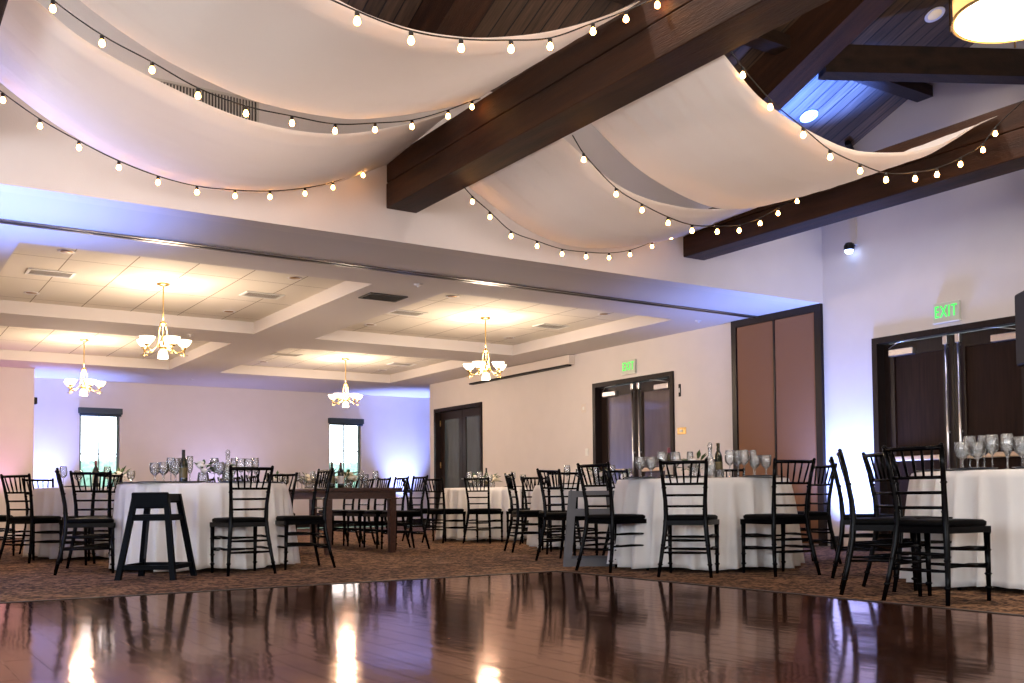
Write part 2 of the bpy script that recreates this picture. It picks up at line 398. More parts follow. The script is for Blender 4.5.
tag(obj('brace_beam', bm, 'timberx'), 'dark level timber running behind the hanging drum light to the gable wall', 'beam')

# ------------------------------------------------------------------ doors
def double_door(n, ya, yb, hw, lightpanel, panic=False):
    d = sempty('door_%d' % n, (XR, (ya + yb) / 2, 0)); w = yb - ya; h = w / 2
    bm = bm_new()
    box(bm, -.03, -h, 0, .2, -h + .07, DZ); box(bm, -.03, h - .07, 0, .2, h, DZ); box(bm, -.03, -h + .07, DZ - .07, .2, h - .07, DZ)
    obj('door_frame', bm, 'frame', d)
    lf = h - .075
    for s in (-1, 1):
        bm = bm_new(); y0, y1 = (0.004, lf) if s > 0 else (-lf, -.004)
        st = .13; z0, z1 = .005, DZ - .075
        box(bm, .10, y0, z0, .145, y0 + st, z1); box(bm, .10, y1 - st, z0, .145, y1, z1)
        box(bm, .10, y0 + st, z0, .145, y1 - st, z0 + .25); box(bm, .10, y0 + st, z1 - .15, .145, y1 - st, z1)
        leaf = obj('door_leaf', bm, 'leaf', d)
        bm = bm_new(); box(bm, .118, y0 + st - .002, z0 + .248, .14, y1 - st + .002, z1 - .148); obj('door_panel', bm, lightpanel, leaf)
        if hw:
            bm = bm_new(); yc = s * .075
            tube(bm, [(.07, yc, .12), (.07, yc, z1 - .05)], .014, 8)
            for zz in (.25, 1.3, z1 - .12): box(bm, .07, yc - .012, zz - .012, .1, yc + .012, zz + .012)
            rod = obj('door_handle', bm, 'steel', leaf)
            bm = bm_new(); box(bm, .05, yc - .028, z1 - .10, .1, yc + .028, z1 - .0); obj('latch_cap', bm, 'steel', leaf, bev=.006)
            # closer with arm, near the hinges
            bm = bm_new(); ya_ = s * (lf - .42); yb_ = s * (lf - .10); box(bm, .035, min(ya_, yb_), z1 - .155, .1, max(ya_, yb_), z1 - .075); 
            obj('closer_body', bm, 'steel', leaf, bev=.008)
            bm = bm_new(); tube(bm, [(.05, yb_, z1 - .06), (-.06, s * (lf - .30), z1 - .02), (.04, ya_ - s * .12, z1 + .015)], .005, 6); obj('closer_arm', bm, 'steel', leaf)
        if panic:
            bm = bm_new(); y_a, y_b = (y0 + .16, y1 - .1) if s > 0 else (y0 + .1, y1 - .16)
            box(bm, .03, y_a, 1.0, .1, y_b, 1.055); obj('push_bar', bm, 'brush', leaf, bev=.01)
    if not hw:
        for zz in (.35, 1.3, 2.15):
            for s in (-1, 1):
                bm = bm_new(); tube(bm, [(.0 + .085, s * (lf + .0), zz - .06), (.085, s * lf, zz + .06)], .012, 8); obj('hinge', bm, 'brass', d)
        bm = bm_new(); tube(bm, [(.09, -.09, 1.0), (.03, -.09, 1.0), (.03, -.2, 1.0)], .011, 8); obj('door_handle', bm, 'steel', d)
    return d
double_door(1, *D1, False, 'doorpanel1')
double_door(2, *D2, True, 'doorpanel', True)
double_door(3, *D3, True, 'doorpanel3', True)

# tan folding-partition closet on the right wall
d = sempty('door_4', (XR, 9.045, 0)); h = .757
bm = bm_new(); box(bm, -.05, -h, 0, .0, -h + .10, CZ); box(bm, -.05, h - .085, 0, 0, h, CZ); box(bm, -.05, -h + .1, CZ - .09, 0, h - .085, CZ); obj('closet_frame', bm, 'frame', d)
for y0, y1 in ((-h + .105, .0), (.018, h - .09)):
    bm = bm_new(); box(bm, -.035, y0 + .008, .02, -.003, y1 - .008, CZ - .095); p = obj('closet_panel', bm, 'tan', d)
bm = bm_new(); box(bm, -.045, -.004, .02, -.003, .022, CZ - .09); obj('center_post', bm, 'frame', d)

# windows of the back wall
for n, (a, b_) in enumerate(WIN):
    w = sempty('window_%d' % (n + 1), (a, YB, WZ[0])); W = b_ - a; H_ = WZ[1] - WZ[0]
    bm = bm_new()
    for q in ((0, 0, .04, H_), (W - .04, 0, W, H_), (.04, 0, W - .04, .05), (.04, H_ - .04, W - .04, H_)): box(bm, q[0], .06, q[1], q[2], .12, q[3])
    obj('window_frame', bm, 'winframe', w)
    bm = bm_new(); box(bm, W / 2 - .011, .075, .05, W / 2 + .011, .1, H_ - .04)
    for zz in (.42, .80) if n == 0 else (.47, .95): box(bm, .04, .075, zz - .011, W - .04, .1, zz + .011)
    obj('window_muntins', bm, 'winframe', w)
    bm = bm_new(); box(bm, .04, .085, .05, W - .04, .09, H_ - .04); obj('window_pane', bm, 'pane', w)
    bm = bm_new(); box(bm, -.05, -.06, -.04, W + .05, .06, 0); obj('window_sill', bm, 'wall', w)
    v_ = thing('window_valance', ('dark blind box above the window at the far left', 'dark blind box above the window right of centre')[n], 'blind', (a - .03, YB, WZ[1] - (0 if n == 0 else .02)), 0, 'dark blind boxes over the back windows')
    bm = bm_new(); box(bm, 0, -.09, 0, W + .07, -.002, .115); obj('valance_box', bm, 'valance', v_, bev=.006)
    bm = bm_new(); tube(bm, [(.02, -.045, -.02), (W + .05, -.045, -.02)], .022, 10); obj('blind_roll', bm, 'valance', v_)
# frames of the added rear windows, unseen behind the camera
for n, (a, b_) in enumerate(RW):
    w = sempty('window_%d' % (n + 3), (a, -6.4, .9)); W = b_ - a; bm = bm_new()
    for q in ((0, 0, .06, 2), (W - .06, 0, W, 2), (.06, 0, W - .06, .06), (.06, 1.94, W - .06, 2), (W / 2 - .03, .06, W / 2 + .03, 1.94)): box(bm, q[0], -.03, q[1], q[2], .03, q[3])
    obj('window_frame', bm, 'winframe', w)

# outside the back windows
sbox('ground_outside', 'lawn', -4, YB + .2, -.3, 20, 60, -.05)
hd = bm_new()
for i in range(60):
    x = -2 + i * .33; lathe(hd, [(.0, 1.70 + .12 * random.random()), (.22, 1.66), (.36, 1.3), (.34, 0), (0, 0)], 9, x, 27 + .2 * random.random(), -.05)
tag(obj('garden_hedge', hd, 'hedge'), 'low green hedge outside, seen through the lower panes of the back windows', 'hedge', kind='stuff')

# baseboards
sbox('baseboard_right', 'frame', XR - .015, D2[1], 0, XR, D1[0], .12)
sbox('baseboard_back', 'frame', 2.7, YB - .015, 0, 13.8, YB, .12)

# ------------------------------------------------------------------ ceiling furniture
def downlight(x, y, z, label, r_=.085, grp='small recessed ceiling lights in the coffers', lens='can'):
    t = thing('recessed_light', label, 'ceiling light', (x, y, z), 0, grp)
    bm = bm_new(); lathe(bm, [(r_ * .72, -.003), (r_, -.008), (r_ * 1.05, 0), (r_ * .72, 0)], 20); obj('trim_ring', bm, 'trimwhite', t)
    bm = bm_new(); lathe(bm, [(0, -.002), (r_ * .72, -.004), (r_ * .72, 0)], 20); obj('lamp_lens', bm, lens, t)
    return t
nm = {(0, 0): 'front left', (0, 1): 'back left', (1, 0): 'front right', (1, 1): 'back right'}
k = 0
for i, X in enumerate(((1.78, 4.19), (6.26, 8.66))):
    for j, Y in enumerate(((10.93, 13.33), (15.9, 17.9))):
        for a, x in enumerate(X):
            for b_, y in enumerate(Y):
                downlight(x, y, CZ + .165, 'small brassy recessed light at the %s %s corner of the %s coffer' % (('near', 'far')[b_], ('left', 'right')[a], nm[(i, j)]))
# diffusers
def vent(x, y, z, sx, sy, label, dark, n=6, along='x'):
    t = thing('air_vent', label, 'vent', (x, y, z), 0, 'square air vents in the ceiling')
    bm = bm_new()
    for q in ((-sx, -sy, sx, -sy + .03), (-sx, sy - .03, sx, sy), (-sx, -sy + .03, -sx + .03, sy - .03), (sx - .03, -sy + .03, sx, sy - .03)): box(bm, q[0], q[1], -.012, q[2], q[3], 0)
    obj('vent_frame', bm, 'duct' if dark else 'white', t)
    bm = bm_new(); box(bm, -sx + .03, -sy + .03, -.003, sx - .03, sy - .03, 0); obj('vent_back', bm, 'duct', t)
    bm = bm_new()
    for k_ in range(n):
        y_ = -sy + .04 + (2 * sy - .08) * (k_ + .5) / n; bar(bm, (-sx + .03, y_, -.006), (sx - .03, y_, -.006), .014, .004)
    obj('vent_louvers', bm, 'duct' if dark else 'ventlite', t); return t
for x, y, l in ((1.80, 12.05, 'front left coffer, left of the chandelier'), (4.2, 12.05, 'front left coffer, right of the chandelier'), (6.27, 12.2, 'front right coffer, left of the chandelier'), (8.6, 12.1, 'front right coffer, right of the chandelier'), (6.3, 16.8, 'back right coffer, left of the chandelier'), (8.6, 16.95, 'back right coffer, right of the chandelier')):
    vent(x, y, CZ + .165, .24, .15, 'pale rectangular air vent in the ' + l, False)
vent(5.17, 10.66, CZ, .24, .17, 'dark square air vent in the flat ceiling between the two front coffers', True)
for x, y, l in ((5.19, 9.82, 'flat ceiling left of the dark vent'), (4.0, 15.0 - .5, 'flat strip behind the front left coffer'), (5.5, 19.8, 'flat strip before the back wall'), (9.5, 9.95, 'flat corner near the tan folding doors')):
    t = thing('sprinkler_head', 'tiny white sprinkler head in the ' + l, 'sprinkler', (x, y, CZ), 0, 'tiny sprinkler heads in the flat ceiling')
    bm = bm_new(); lathe(bm, [(.05, 0), (.045, -.008), (.015, -.01), (.012, -.035), (0, -.035)], 14); obj('escutcheon', bm, 'trimwhite', t)

# chandelier: canopy, stem, cage, five arms with up-facing bowls, one down bowl
def chandelier():
    t = thing('chandelier', '', 'chandelier')
    bm = bm_new(); lathe(bm, [(0, 0), (.075, -.002), (.07, -.018), (.02, -.03), (0, -.03)], 20); obj('ceiling_canopy', bm, 'brass', t)
    bm = bm_new(); tube(bm, [(0, 0, -.02), (0, 0, -.50)], .008, 8); obj('stem', bm, 'brass', t)
    bm = bm_new(); lathe(bm, [(.01, -.44), (.035, -.455), (.035, -.47), (.012, -.485)], 16); obj('collar', bm, 'brass', t)
    bm = bm_new()
    for k_ in range(4):
        a = k_ * PI / 2 + .4; c, s = math.cos(a), math.sin(a)
        tube(bm, [(.028 * c, .028 * s, -.46), (.045 * c, .045 * s, -.56), (.05 * c, .05 * s, -.66), (.03 * c, .03 * s, -.74)], .006, 6)
    lathe(bm, [(0, -.72), (.05, -.735), (.055, -.75), (.03, -.77), (0, -.775)], 16)
    obj('cage', bm, 'brass', t)
    for k_ in range(5):
        a = k_ * 2 * PI / 5 + .25; c, s = math.cos(a), math.sin(a)
        bm = bm_new(); tube(bm, [(.04 * c, .04 * s, -.62), (.08 * c, .08 * s, -.74), (.15 * c, .15 * s, -.80), (.215 * c, .215 * s, -.79), (.235 * c, .235 * s, -.755)], .0075, 7)
        tube(bm, [(.235 * c, .235 * s, -.75), (.235 * c, .235 * s, -.84)], .006, 6)
        tube(bm, [(.19 * c, .19 * s, -.825), (.28 * c, .28 * s, -.825)], .004, 5)
        lathe(bm, [(0, -.765), (.03, -.755), (.034, -.735), (0, -.735)], 12, .235 * c, .235 * s)
        arm = obj('arm', bm, 'brass', t)
        bm = bm_new(); lathe(bm, [(.022, -.735), (.05, -.715), (.075, -.685), (.088, -.65), (.083, -.65), (.07, -.68), (.045, -.708), (.02, -.727)], 18, .235 * c, .235 * s); obj('glass_shade', bm, 'shade', arm)
    bm = bm_new(); lathe(bm, [(0, -.775), (.03, -.775), (.05, -.80), (.062, -.865), (.055, -.875), (0, -.875)], 18); obj('lower_shade', bm, 'shade', t)
    return t
CH = Proto(chandelier()); CHPOS = ((3.0, 12.0), (7.4, 12.0), (3.0, 16.8), (7.4, 16.8))
for (x, y), l in zip(CHPOS, ('front left coffer, largest of the four', 'front right coffer, beside the wall screen', 'back left coffer, above the far left window', 'back right coffer, above the far right window')):
    CH.put((x, y, CZ + .165), .3 * x, 'brass chandelier hanging in the ' + l, 'brass chandeliers')
    for zz, en in ((2.62, 70), (2.1, 70)):
        lt = bpy.data.lights.new('chandelier_light', 'POINT'); lt.energy = en; lt.color = (1, .77, .56); lt.shadow_soft_size = .15
        lo = bpy.data.objects.new('chandelier_light', lt); C.objects.link(lo); lo.location = (x, y, zz)

# drum pendants of the hall
def pendant():
    t = thing('drum_pendant', '', 'pendant light')
    R_ = .375
    bm = bm_new(); lathe(bm, [(0, -.015), (.12, -.013), (.22, -.006), (R_ - .01, .005), (R_ - .012, .012), (0, .004)], 40); obj('bottom_diffuser', bm, 'diffuser', t)
    bm = bm_new(); lathe(bm, [(R_ - .004, .01), (R_ - .004, .15), (R_ - .012, .15), (R_ - .012, .01)], 40); obj('side_glass', bm, 'amber', t)
    bm = bm_new(); lathe(bm, [(R_, 0), (R_ + .008, 0), (R_ + .008, .018), (R_, .018), (R_, 0)], 40); obj('lower_ring', bm, 'brass', t)
    bm = bm_new(); lathe(bm, [(R_, .145), (R_ + .008, .145), (R_ + .008, .165), (R_, .165), (R_, .145)], 40); obj('upper_ring', bm, 'bronze', t)
    for k_ in range(4):
        a = k_ * PI / 2 + .62; c, s = math.cos(a), math.sin(a)
        bm = bm_new(); tube(bm, [((R_ + .012) * c, (R_ + .012) * s, -.035), ((R_ + .012) * c, (R_ + .012) * s, .2), (.04 * c, .04 * s, .75)], .006, 6); obj('strap_rod', bm, 'bronze', t)
    bm = bm_new(); lathe(bm, [(0, .70), (.05, .72), (.05, .78), (0, .80)], 16); tube(bm, [(0, 0, .78), (0, 0, 3.0)], .01, 8); obj('hanging_stem', bm, 'bronze', t)
    return t
PD = Proto(pendant()); PDPOS = ((5.76, 3.27), (2.2, 1.0), (-1.6, 3.3), (6.2, -2.2))  # only the first is in view, the other three are added for light
for i, (x, y) in enumerate(PDPOS):
    PD.put((x, y, 3.45), 0, ('large glowing drum pendant light cut off at the upper right corner', 'added unseen drum pendant light in the hall above the dance floor', 'added unseen drum pendant light near the hall left side', 'added unseen drum pendant light near the hall rear windows')[i], 'drum pendant lights in the hall')
    for zz, en in ((3.33, 55), (3.71, 15)):
        lt = bpy.data.lights.new('pendant_light', 'POINT'); lt.energy = en; lt.color = (1, .78, .55); lt.shadow_soft_size = .1 if zz > 3.4 else .25
        lo = bpy.data.objects.new('pendant_light', lt); C.objects.link(lo); lo.location = (x, y, zz)
# vault downlights
for (x, y), l in (((8.96, 7.56), 'round recessed light in the blue lit roof planks'), ((9.13, 6.08), 'round recessed light in dark planks left of the drum pendant')):
    o = downlight(x, y, roofz(y) - .01, l, .10, 'recessed lights in the vaulted roof', 'lens'); o.rotation_euler = (-math.atan(.405), 0, 0)
for i, (x, y) in enumerate(((8.96, 7.56), (9.13, 6.08), (1.6, 7.0), (3.1, 5.4), (5.3, 6.9), (6.8, 5.3), (1.5, 4.6), (5.2, 4.6))):
    if i > 1:  # the rest are unseen, added to light the drapes from above
        o = downlight(x, y, roofz(y) - .01, 'round recessed light in the plank roof hidden above the drapes, %s' % ('', '', 'left swag by the wall', 'left swag by the beam', 'right swag by the wall', 'right swag by the beam', 'top left swag', 'top right swag')[i], .10, 'recessed lights in the vaulted roof', 'lens'); o.rotation_euler = (-math.atan(.405), 0, 0)
    lt = bpy.data.lights.new('downlight_beam', 'SPOT'); lt.energy = 300 if i > 1 else 60; lt.color = (1, .86, .78); lt.spot_size = rad(120); lt.spot_blend = 1; lt.shadow_soft_size = .09
    lo = bpy.data.objects.new('downlight_beam', lt); C.objects.link(lo); lo.location = (x, y, roofz(y) - .06)
o = thing('vault_spotlight', 'small black spotlight on the blue lit planks beside the gable wall', 'spotlight', (9.86, 7.73, roofz(7.73) - .005))
bm = bm_new(); tube(bm, [(0, 0, 0), (0, 0, -.05)], .012, 8); obj('mount', bm, 'black', o)
bm = bm_new(); tube(bm, [(-.07, -.03, -.04), (.05, .03, -.10)], [.035, .05], 14); obj('lamp_head', bm, 'black', o)

# ------------------------------------------------------------------ drapes
def cr(pts, x):
    """smooth interpolation of (x, y, z) control points, by x"""
    n = len(pts)
    for i in range(n - 1):
        if x <= pts[i + 1][0] or i == n - 2: break
    p0 = pts[max(i - 1, 0)]; p1 = pts[i]; p2 = pts[i + 1]; p3 = pts[min(i + 2, n - 1)]
    h = p2[0] - p1[0]; t = (x - p1[0]) / h
    out = []
    for q in (1, 2):
        m1 = (p2[q] - p0[q]) / (p2[0] - p0[0]) * h; m2 = (p3[q] - p1[q]) / (p3[0] - p1[0]) * h
        out.append((2 * t**3 - 3 * t**2 + 1) * p1[q] + (t**3 - 2 * t**2 + t) * m1 + (-2 * t**3 + 3 * t**2) * p2[q] + (t**3 - t**2) * m2)
    return out
def drape(label, far, near, x0, x1, ph):
    nu, nv = 90, 46; bm = bm_new(); g = []
    for i in range(nu + 1):
        x = x0 + (x1 - x0) * i / nu; f = cr(far, x); n_ = cr(near, x); row = []
        e = min(x - x0, x1 - x); amp = (.009 if x - x0 < x1 - x else .004) * math.exp(-e / .30) + .0014; amp *= min(1, .25 + e / .12)
        for j in range(nv + 1):
            v = j / nv; y = f[0] + (n_[0] - f[0]) * v; z = f[1] + (n_[1] - f[1]) * v
            z -= .05 * math.sin(PI * v) * min(1, e / .8) ** 2
            z += amp * (math.sin(v * 47 + ph) + .6 * math.sin(v * 81 + ph * 2)) * min(1, .08 + 5 * min(v, 1 - v))
            cu = min(1, .15 + e / .5); z -= .058 * v ** 5 * cu
            if j >= nv - 2: z += (.014, .036, .058)[j - nv + 2] * cu; y -= (0, .012, .014)[j - nv + 2]
            row.append(bm.verts.new((x, y, z)))
        g.append(row)
    for i in range(nu):
        for j in range(nv):
            fc = bm.faces.new((g[i][j], g[i + 1][j], g[i + 1][j + 1], g[i][j + 1])); fc.smooth = True
    o = obj('ceiling_drape', bm, 'drape'); sd = o.modifiers.new('s', 'SOLIDIFY'); sd.thickness = .003
    return tag(o, label, 'drape', 'sheer white fabric drapes swagged between the beams')
Af = [(.655, 7.40, 3.53), (.788, 7.43, 3.425), (1.175, 7.527, 3.226), (1.597, 7.633, 3.099), (2.22, 7.79, 3.043), (2.834, 7.944, 3.142), (3.422, 8.092, 3.344), (4.045, 8.25, 3.67)]
An = [(.655, 6.0, 3.50), (.81, 6.046, 3.401), (1.075, 6.132, 3.274), (1.591, 6.3, 3.175), (2.178, 6.491, 3.135), (2.863, 6.714, 3.245), (3.5, 6.93, 3.50), (4.045, 7.1, 3.77)]
Bf = [(.655, 5.6, 3.50), (.984, 5.707, 3.304), (1.38, 5.842, 3.177), (1.693, 5.948, 3.129), (2.107, 6.089, 3.113), (2.739, 6.304, 3.208), (3.144, 6.442, 3.34), (3.806, 6.667, 3.624), (4.045, 6.75, 3.74)]
Bn = [(.655, 4.2, 3.48), (1.1, 4.27, 3.18), (1.882, 4.386, 2.983), (2.253, 4.444, 2.968), (2.633, 4.502, 3.029), (2.909, 4.544, 3.113), (3.283, 4.602, 3.262), (3.696, 4.666, 3.474), (4.045, 4.72, 3.69)]
Cf = [(4.357, 7.349, 3.285), (5.016, 7.527, 3.079), (5.567, 7.676, 3.02), (6.174, 7.84, 3.085), (7.027, 8.071, 3.297), (7.685, 8.25, 3.505)]
Cn = [(4.362, 6.001, 3.295), (5.154, 6.274, 3.113), (6.103, 6.602, 3.176), (7.0, 6.9, 3.37), (7.685, 7.133, 3.563)]
Df = [(4.36, 5.655, 3.305), (4.985, 5.828, 3.102), (5.834, 6.071, 3.039), (6.404, 6.233, 3.115), (7.1, 6.43, 3.32), (7.685, 6.6, 3.57)]
Dn = [(4.36, 4.352, 3.310), (4.735, 4.378, 3.099), (5.456, 4.432, 2.977), (5.918, 4.467, 3.003), (6.694, 4.525, 3.20), (7.436, 4.581, 3.555), (7.685, 4.60, 3.66)]
drape('sheer white fabric swag at the upper left nearest the header wall, its lit hem showing', Af, An, .66, 4.045, 0)
drape('sheer white fabric swag at the top left, in front of the wall side swag', Bf, Bn, .66, 4.045, 1.3)
drape('white fabric swag between the two dark beams nearest the header wall, lower one', Cf, Cn, 4.365, 7.685, 2.1)
drape('white fabric swag between the two dark beams, higher one below the blue lit planks', Df, Dn, 4.365, 7.685, 3.7)

# ------------------------------------------------------------------ festoon strings
BULB = {}
def festoon(label, bulbs, ends):
    """bulbs: world points of the sockets; ends: the two anchors"""
    t = thing('string_lights', label, 'string lights', tuple(ends[0]), 0, 'festoon bulb strings hung along the drapes')
    o0 = Vector(ends[0]); pts = sorted([ends[0]] + list(bulbs) + [ends[1]])
    bm = bm_new(); path = []
    for i in range(len(pts) - 1):
        for s in range(5):
            x = pts[i][0] + (pts[i + 1][0] - pts[i][0]) * s / 5; y, z = cr(pts, x); path.append(Vector((x, y, z)) - o0)
    path.append(Vector(pts[-1]) - o0); tube(bm, path, .0042, 6); obj('wire', bm, 'cord', t)
    for p in bulbs:
        if not BULB:
            bm = bm_new(); lathe(bm, [(0, .002), (.010, 0), (.012, -.010), (.011, -.028), (0, -.028)], 10); BULB['s'] = bm.copy(); bm.free()
            bm = bm_new(); lathe(bm, [(.008, -.026), (.010, -.032), (.014, -.039), (.017, -.049), (.0155, -.058), (.010, -.065), (0, -.068)], 14); BULB['b'] = bm.copy(); bm.free()
            so = obj('socket', BULB['s'], 'cord'); bo = obj('light_bulb', BULB['b'], 'bulb')
            BULB['sm'] = so.data; BULB['bm'] = bo.data; bpy.data.objects.remove(so); bpy.data.objects.remove(bo)
        s_ = bpy.data.objects.new('light_bulb', BULB['bm']); C.objects.link(s_); s_.parent = t; s_.location = Vector(p) - o0
        b_ = bpy.data.objects.new('socket', BULB['sm']); C.objects.link(b_); b_.parent = s_
s1 = [(0.801, 7.381, 3.336), (1.035, 7.436, 3.225), (1.294, 7.498, 3.141), (1.575, 7.564, 3.068), (1.866, 7.633, 3.026), (2.173, 7.706, 3.02), (2.491, 7.781, 3.06), (2.802, 7.855, 3.121), (3.132, 7.933, 3.22), (3.41, 7.999, 3.334), (3.725, 8.073, 3.513)]
s2 = [(0.872, 5.848, 3.334), (1.136, 5.91, 3.231), (1.424, 5.978, 3.169), (1.709, 6.046, 3.101), (2.028, 6.121, 3.082), (2.359, 6.2, 3.111), (2.692, 6.279, 3.149), (3.026, 6.358, 3.247), (3.357, 6.436, 3.359), (3.704, 6.518, 3.531), (3.96, 6.594, 3.68)]
s3 = [(1.0, 4.19, 3.17), (1.3, 4.215, 3.04), (1.63, 4.25, 2.945), (1.948, 4.282, 2.903), (2.247, 4.313, 2.895), (2.547, 4.344, 2.941), (2.871, 4.378, 3.027), (3.143, 4.406, 3.116), (3.466, 4.44, 3.294), (3.731, 4.467, 3.444), (4.0, 4.497, 3.61)]
s4 = [(4.40, 7.333, 3.195), (4.62, 7.405, 3.112), (4.885, 7.476, 2.995), (5.221, 7.557, 2.967), (5.563, 7.639, 2.954), (5.909, 7.722, 2.987), (6.26, 7.806, 3.039), (6.599, 7.888, 3.129), (6.973, 7.978, 3.281), (7.315, 8.06, 3.441)]
s5 = [(4.47, 5.857, 3.146), (4.793, 5.883, 2.947), (5.064, 5.903, 2.871), (5.348, 5.924, 2.817), (5.621, 5.945, 2.797), (5.921, 5.967, 2.836), (6.196, 5.988, 2.888), (6.47, 6.008, 2.992), (6.716, 6.027, 3.12), (6.985, 6.047, 3.273)]
s6 = [(4.536, 4.33, 3.242), (4.773, 4.33, 3.093), (5.078, 4.335, 2.976), (5.34, 4.34, 2.881), (5.648, 4.345, 2.843), (5.928, 4.35, 2.83), (6.259, 4.355, 2.894), (6.524, 4.36, 2.97), (6.814, 4.36, 3.096), (7.106, 4.36, 3.256), (7.275, 4.36, 3.413)]
festoon('string of small glowing bulbs under the upper left swag nearest the header wall', s1, [(.655, 7.35, 3.42), (4.045, 8.15, 3.70)])
festoon('string of glowing bulbs in the gap between the two left swags, passing the grille', s2, [(.655, 5.8, 3.45), (4.045, 6.61, 3.72)])
festoon('string of large glowing bulbs along the front edge of the top left swag', s3, [(.655, 4.15, 3.42), (4.045, 4.50, 3.64)])
festoon('string of glowing bulbs sagging before the header wall between the beams', s4, [(4.30, 7.32, 3.265), (7.685, 8.15, 3.66)])
festoon('string of glowing bulbs in the gap between the two right swags and over the beam', s5, [(4.365, 5.85, 3.26), (7.685, 6.10, 3.70)])
festoon('string of glowing bulbs along the front edge of the upper right swag', s6, [(4.365, 4.33, 3.38), (7.685, 4.37, 3.71)])

# grille high on the header wall
t = thing('wall_grille', 'dark slatted air grille high on the header wall behind the left swags', 'vent', (2.2, HY, 3.62))
bm = bm_new(); 
for q in ((-.65, 0, .65, .02), (-.65, .38, .65, .40), (-.65, .02, -.63, .38), (.63, .02, .65, .38)): box(bm, q[0], -.02, q[1], q[2], 0, q[3])
obj('grille_frame', bm, 'ventlite', t)
bm = bm_new(); box(bm, -.63, -.004, .02, .63, 0, .38); obj('grille_back', bm, 'duct', t)
bm = bm_new()
for k in range(48): box(bm, -.62 + k * .026, -.016, .02, -.610 + k * .026, -.004, .38)
obj('grille_slats', bm, 'ventlite', t)

# ------------------------------------------------------------------ wall fittings
def exit_sign(loc, label):
    t = thing('exit_sign', label, 'exit sign', loc, 0, 'green EXIT signs over the doors')
    bm = bm_new(); box(bm, -.045, -.155, 0, -.002, .155, .21); obj('sign_box', bm, 'exitface', t, bev=.006)
    f = bpy.data.curves.new('exit_text', 'FONT'); f.body = 'EXIT'; f.size = .165; f.extrude = .003; f.align_x = 'CENTER'; f.align_y = 'CENTER'; f.space_character = 1.12
    o = bpy.data.objects.new('sign_letters', f); C.objects.link(o); o.parent = t; o.location = (-.049, 0, .105); o.rotation_euler = (PI / 2, 0, -PI / 2); o.scale = (.74, 1.12, 1)
    f.materials.append(M['green'])
    bpy.context.view_layer.update(); me = bpy.data.meshes.new_from_object(o); me.name = 'sign_letters'
    mo = bpy.data.objects.new('exit_lettering', me); C.objects.link(mo); mo.parent = t; mo.location = o.location; mo.rotation_euler = o.rotation_euler; mo.scale = o.scale; bpy.data.objects.remove(o)
    bm = bm_new(); box(bm, -.052, -.16, -.012, 0, .16, 0); obj('sign_base', bm, 'white', t)
exit_sign((XR, 6.59, 2.50), 'green lettered EXIT sign over the dark doors at the right')
exit_sign((XR, 11.98, 2.51), 'small green lettered EXIT sign over the middle double doors')
t = thing('projection_screen', 'long cream roll-up screen housing on the right wall beside a chandelier', 'screen', (XR, 13.4, 2.82))
bm = bm_new(); box(bm, -.13, 0, 0, 0, 3.3, .15); obj('screen_housing', bm, 'screenbox', t, bev=.008)
bm = bm_new(); box(bm, -.12, .06, -.028, -.03, 3.24, 0); obj('screen_slot', bm, 'black', t)
def plate(loc, m_, label, name='light_switch', sy=.04, sz=.06, cat='switch'):
    t = thing(name, label, cat, loc)
    bm = bm_new(); box(bm, -.010, -sy, -sz, 0, sy, sz); obj('cover_plate', bm, m_, t, bev=.003)
    bm = bm_new(); box(bm, -.018, -sy * .3, -sz * .35, -.010, sy * .3, sz * .35); obj('toggle', bm, 'white', t); return t
plate((XR, 13.10, 1.35), 'white', 'white light switch on the wall left of the middle double doors')
plate((XR, 10.85, 1.56), 'brass', 'yellowish control plate on the wall right of the middle double doors', 'control_plate', .09, .05)
plate((XR, 13.17, 2.07), 'screenbox', 'small pink alarm strobe on the wall left of the middle double doors', 'alarm_strobe', .06, .07, 'alarm')
plate((XR, 10.88, 2.15), 'black', 'slim black sensor bar on the wall right of the middle double doors', 'wall_sensor', .022, .09, 'sensor')
t = thing('wall_spotlight', 'small round spotlight with bright lens on the gable wall above the dark doors', 'spotlight', (XR, 7.80, 3.56))
bm = bm_new(); box(bm, -.03, -.045, .04, 0, .045, .36); obj('conduit_cover', bm, 'wall', t)
bm = bm_new(); tube(bm, [(0, 0, .05), (-.08, 0, .03)], .02, 10); obj('mount_arm', bm, 'black', t)
bm = bm_new(); lathe(bm, [(0, .065), (.04, .055), (.06, .02), (.06, -.02), (.05, -.03)], 18, -.1, 0, 0); obj('lamp_head', bm, 'black', t)
bm = bm_new(); lathe(bm, [(.05, -.03), (.047, -.05), (.03, -.07), (0, -.077)], 18, -.1, 0, 0); obj('lamp_lens', bm, 'ledlens', t)
t = thing('door_bell_box', 'tiny black box on the end of the pink wall at the far left', 'box', (2.68, 19.7, 2.36)); bm = bm_new(); box(bm, 0, -.06, 0, .06, .06, .12); obj('box_body', bm, 'black', t, bev=.01)

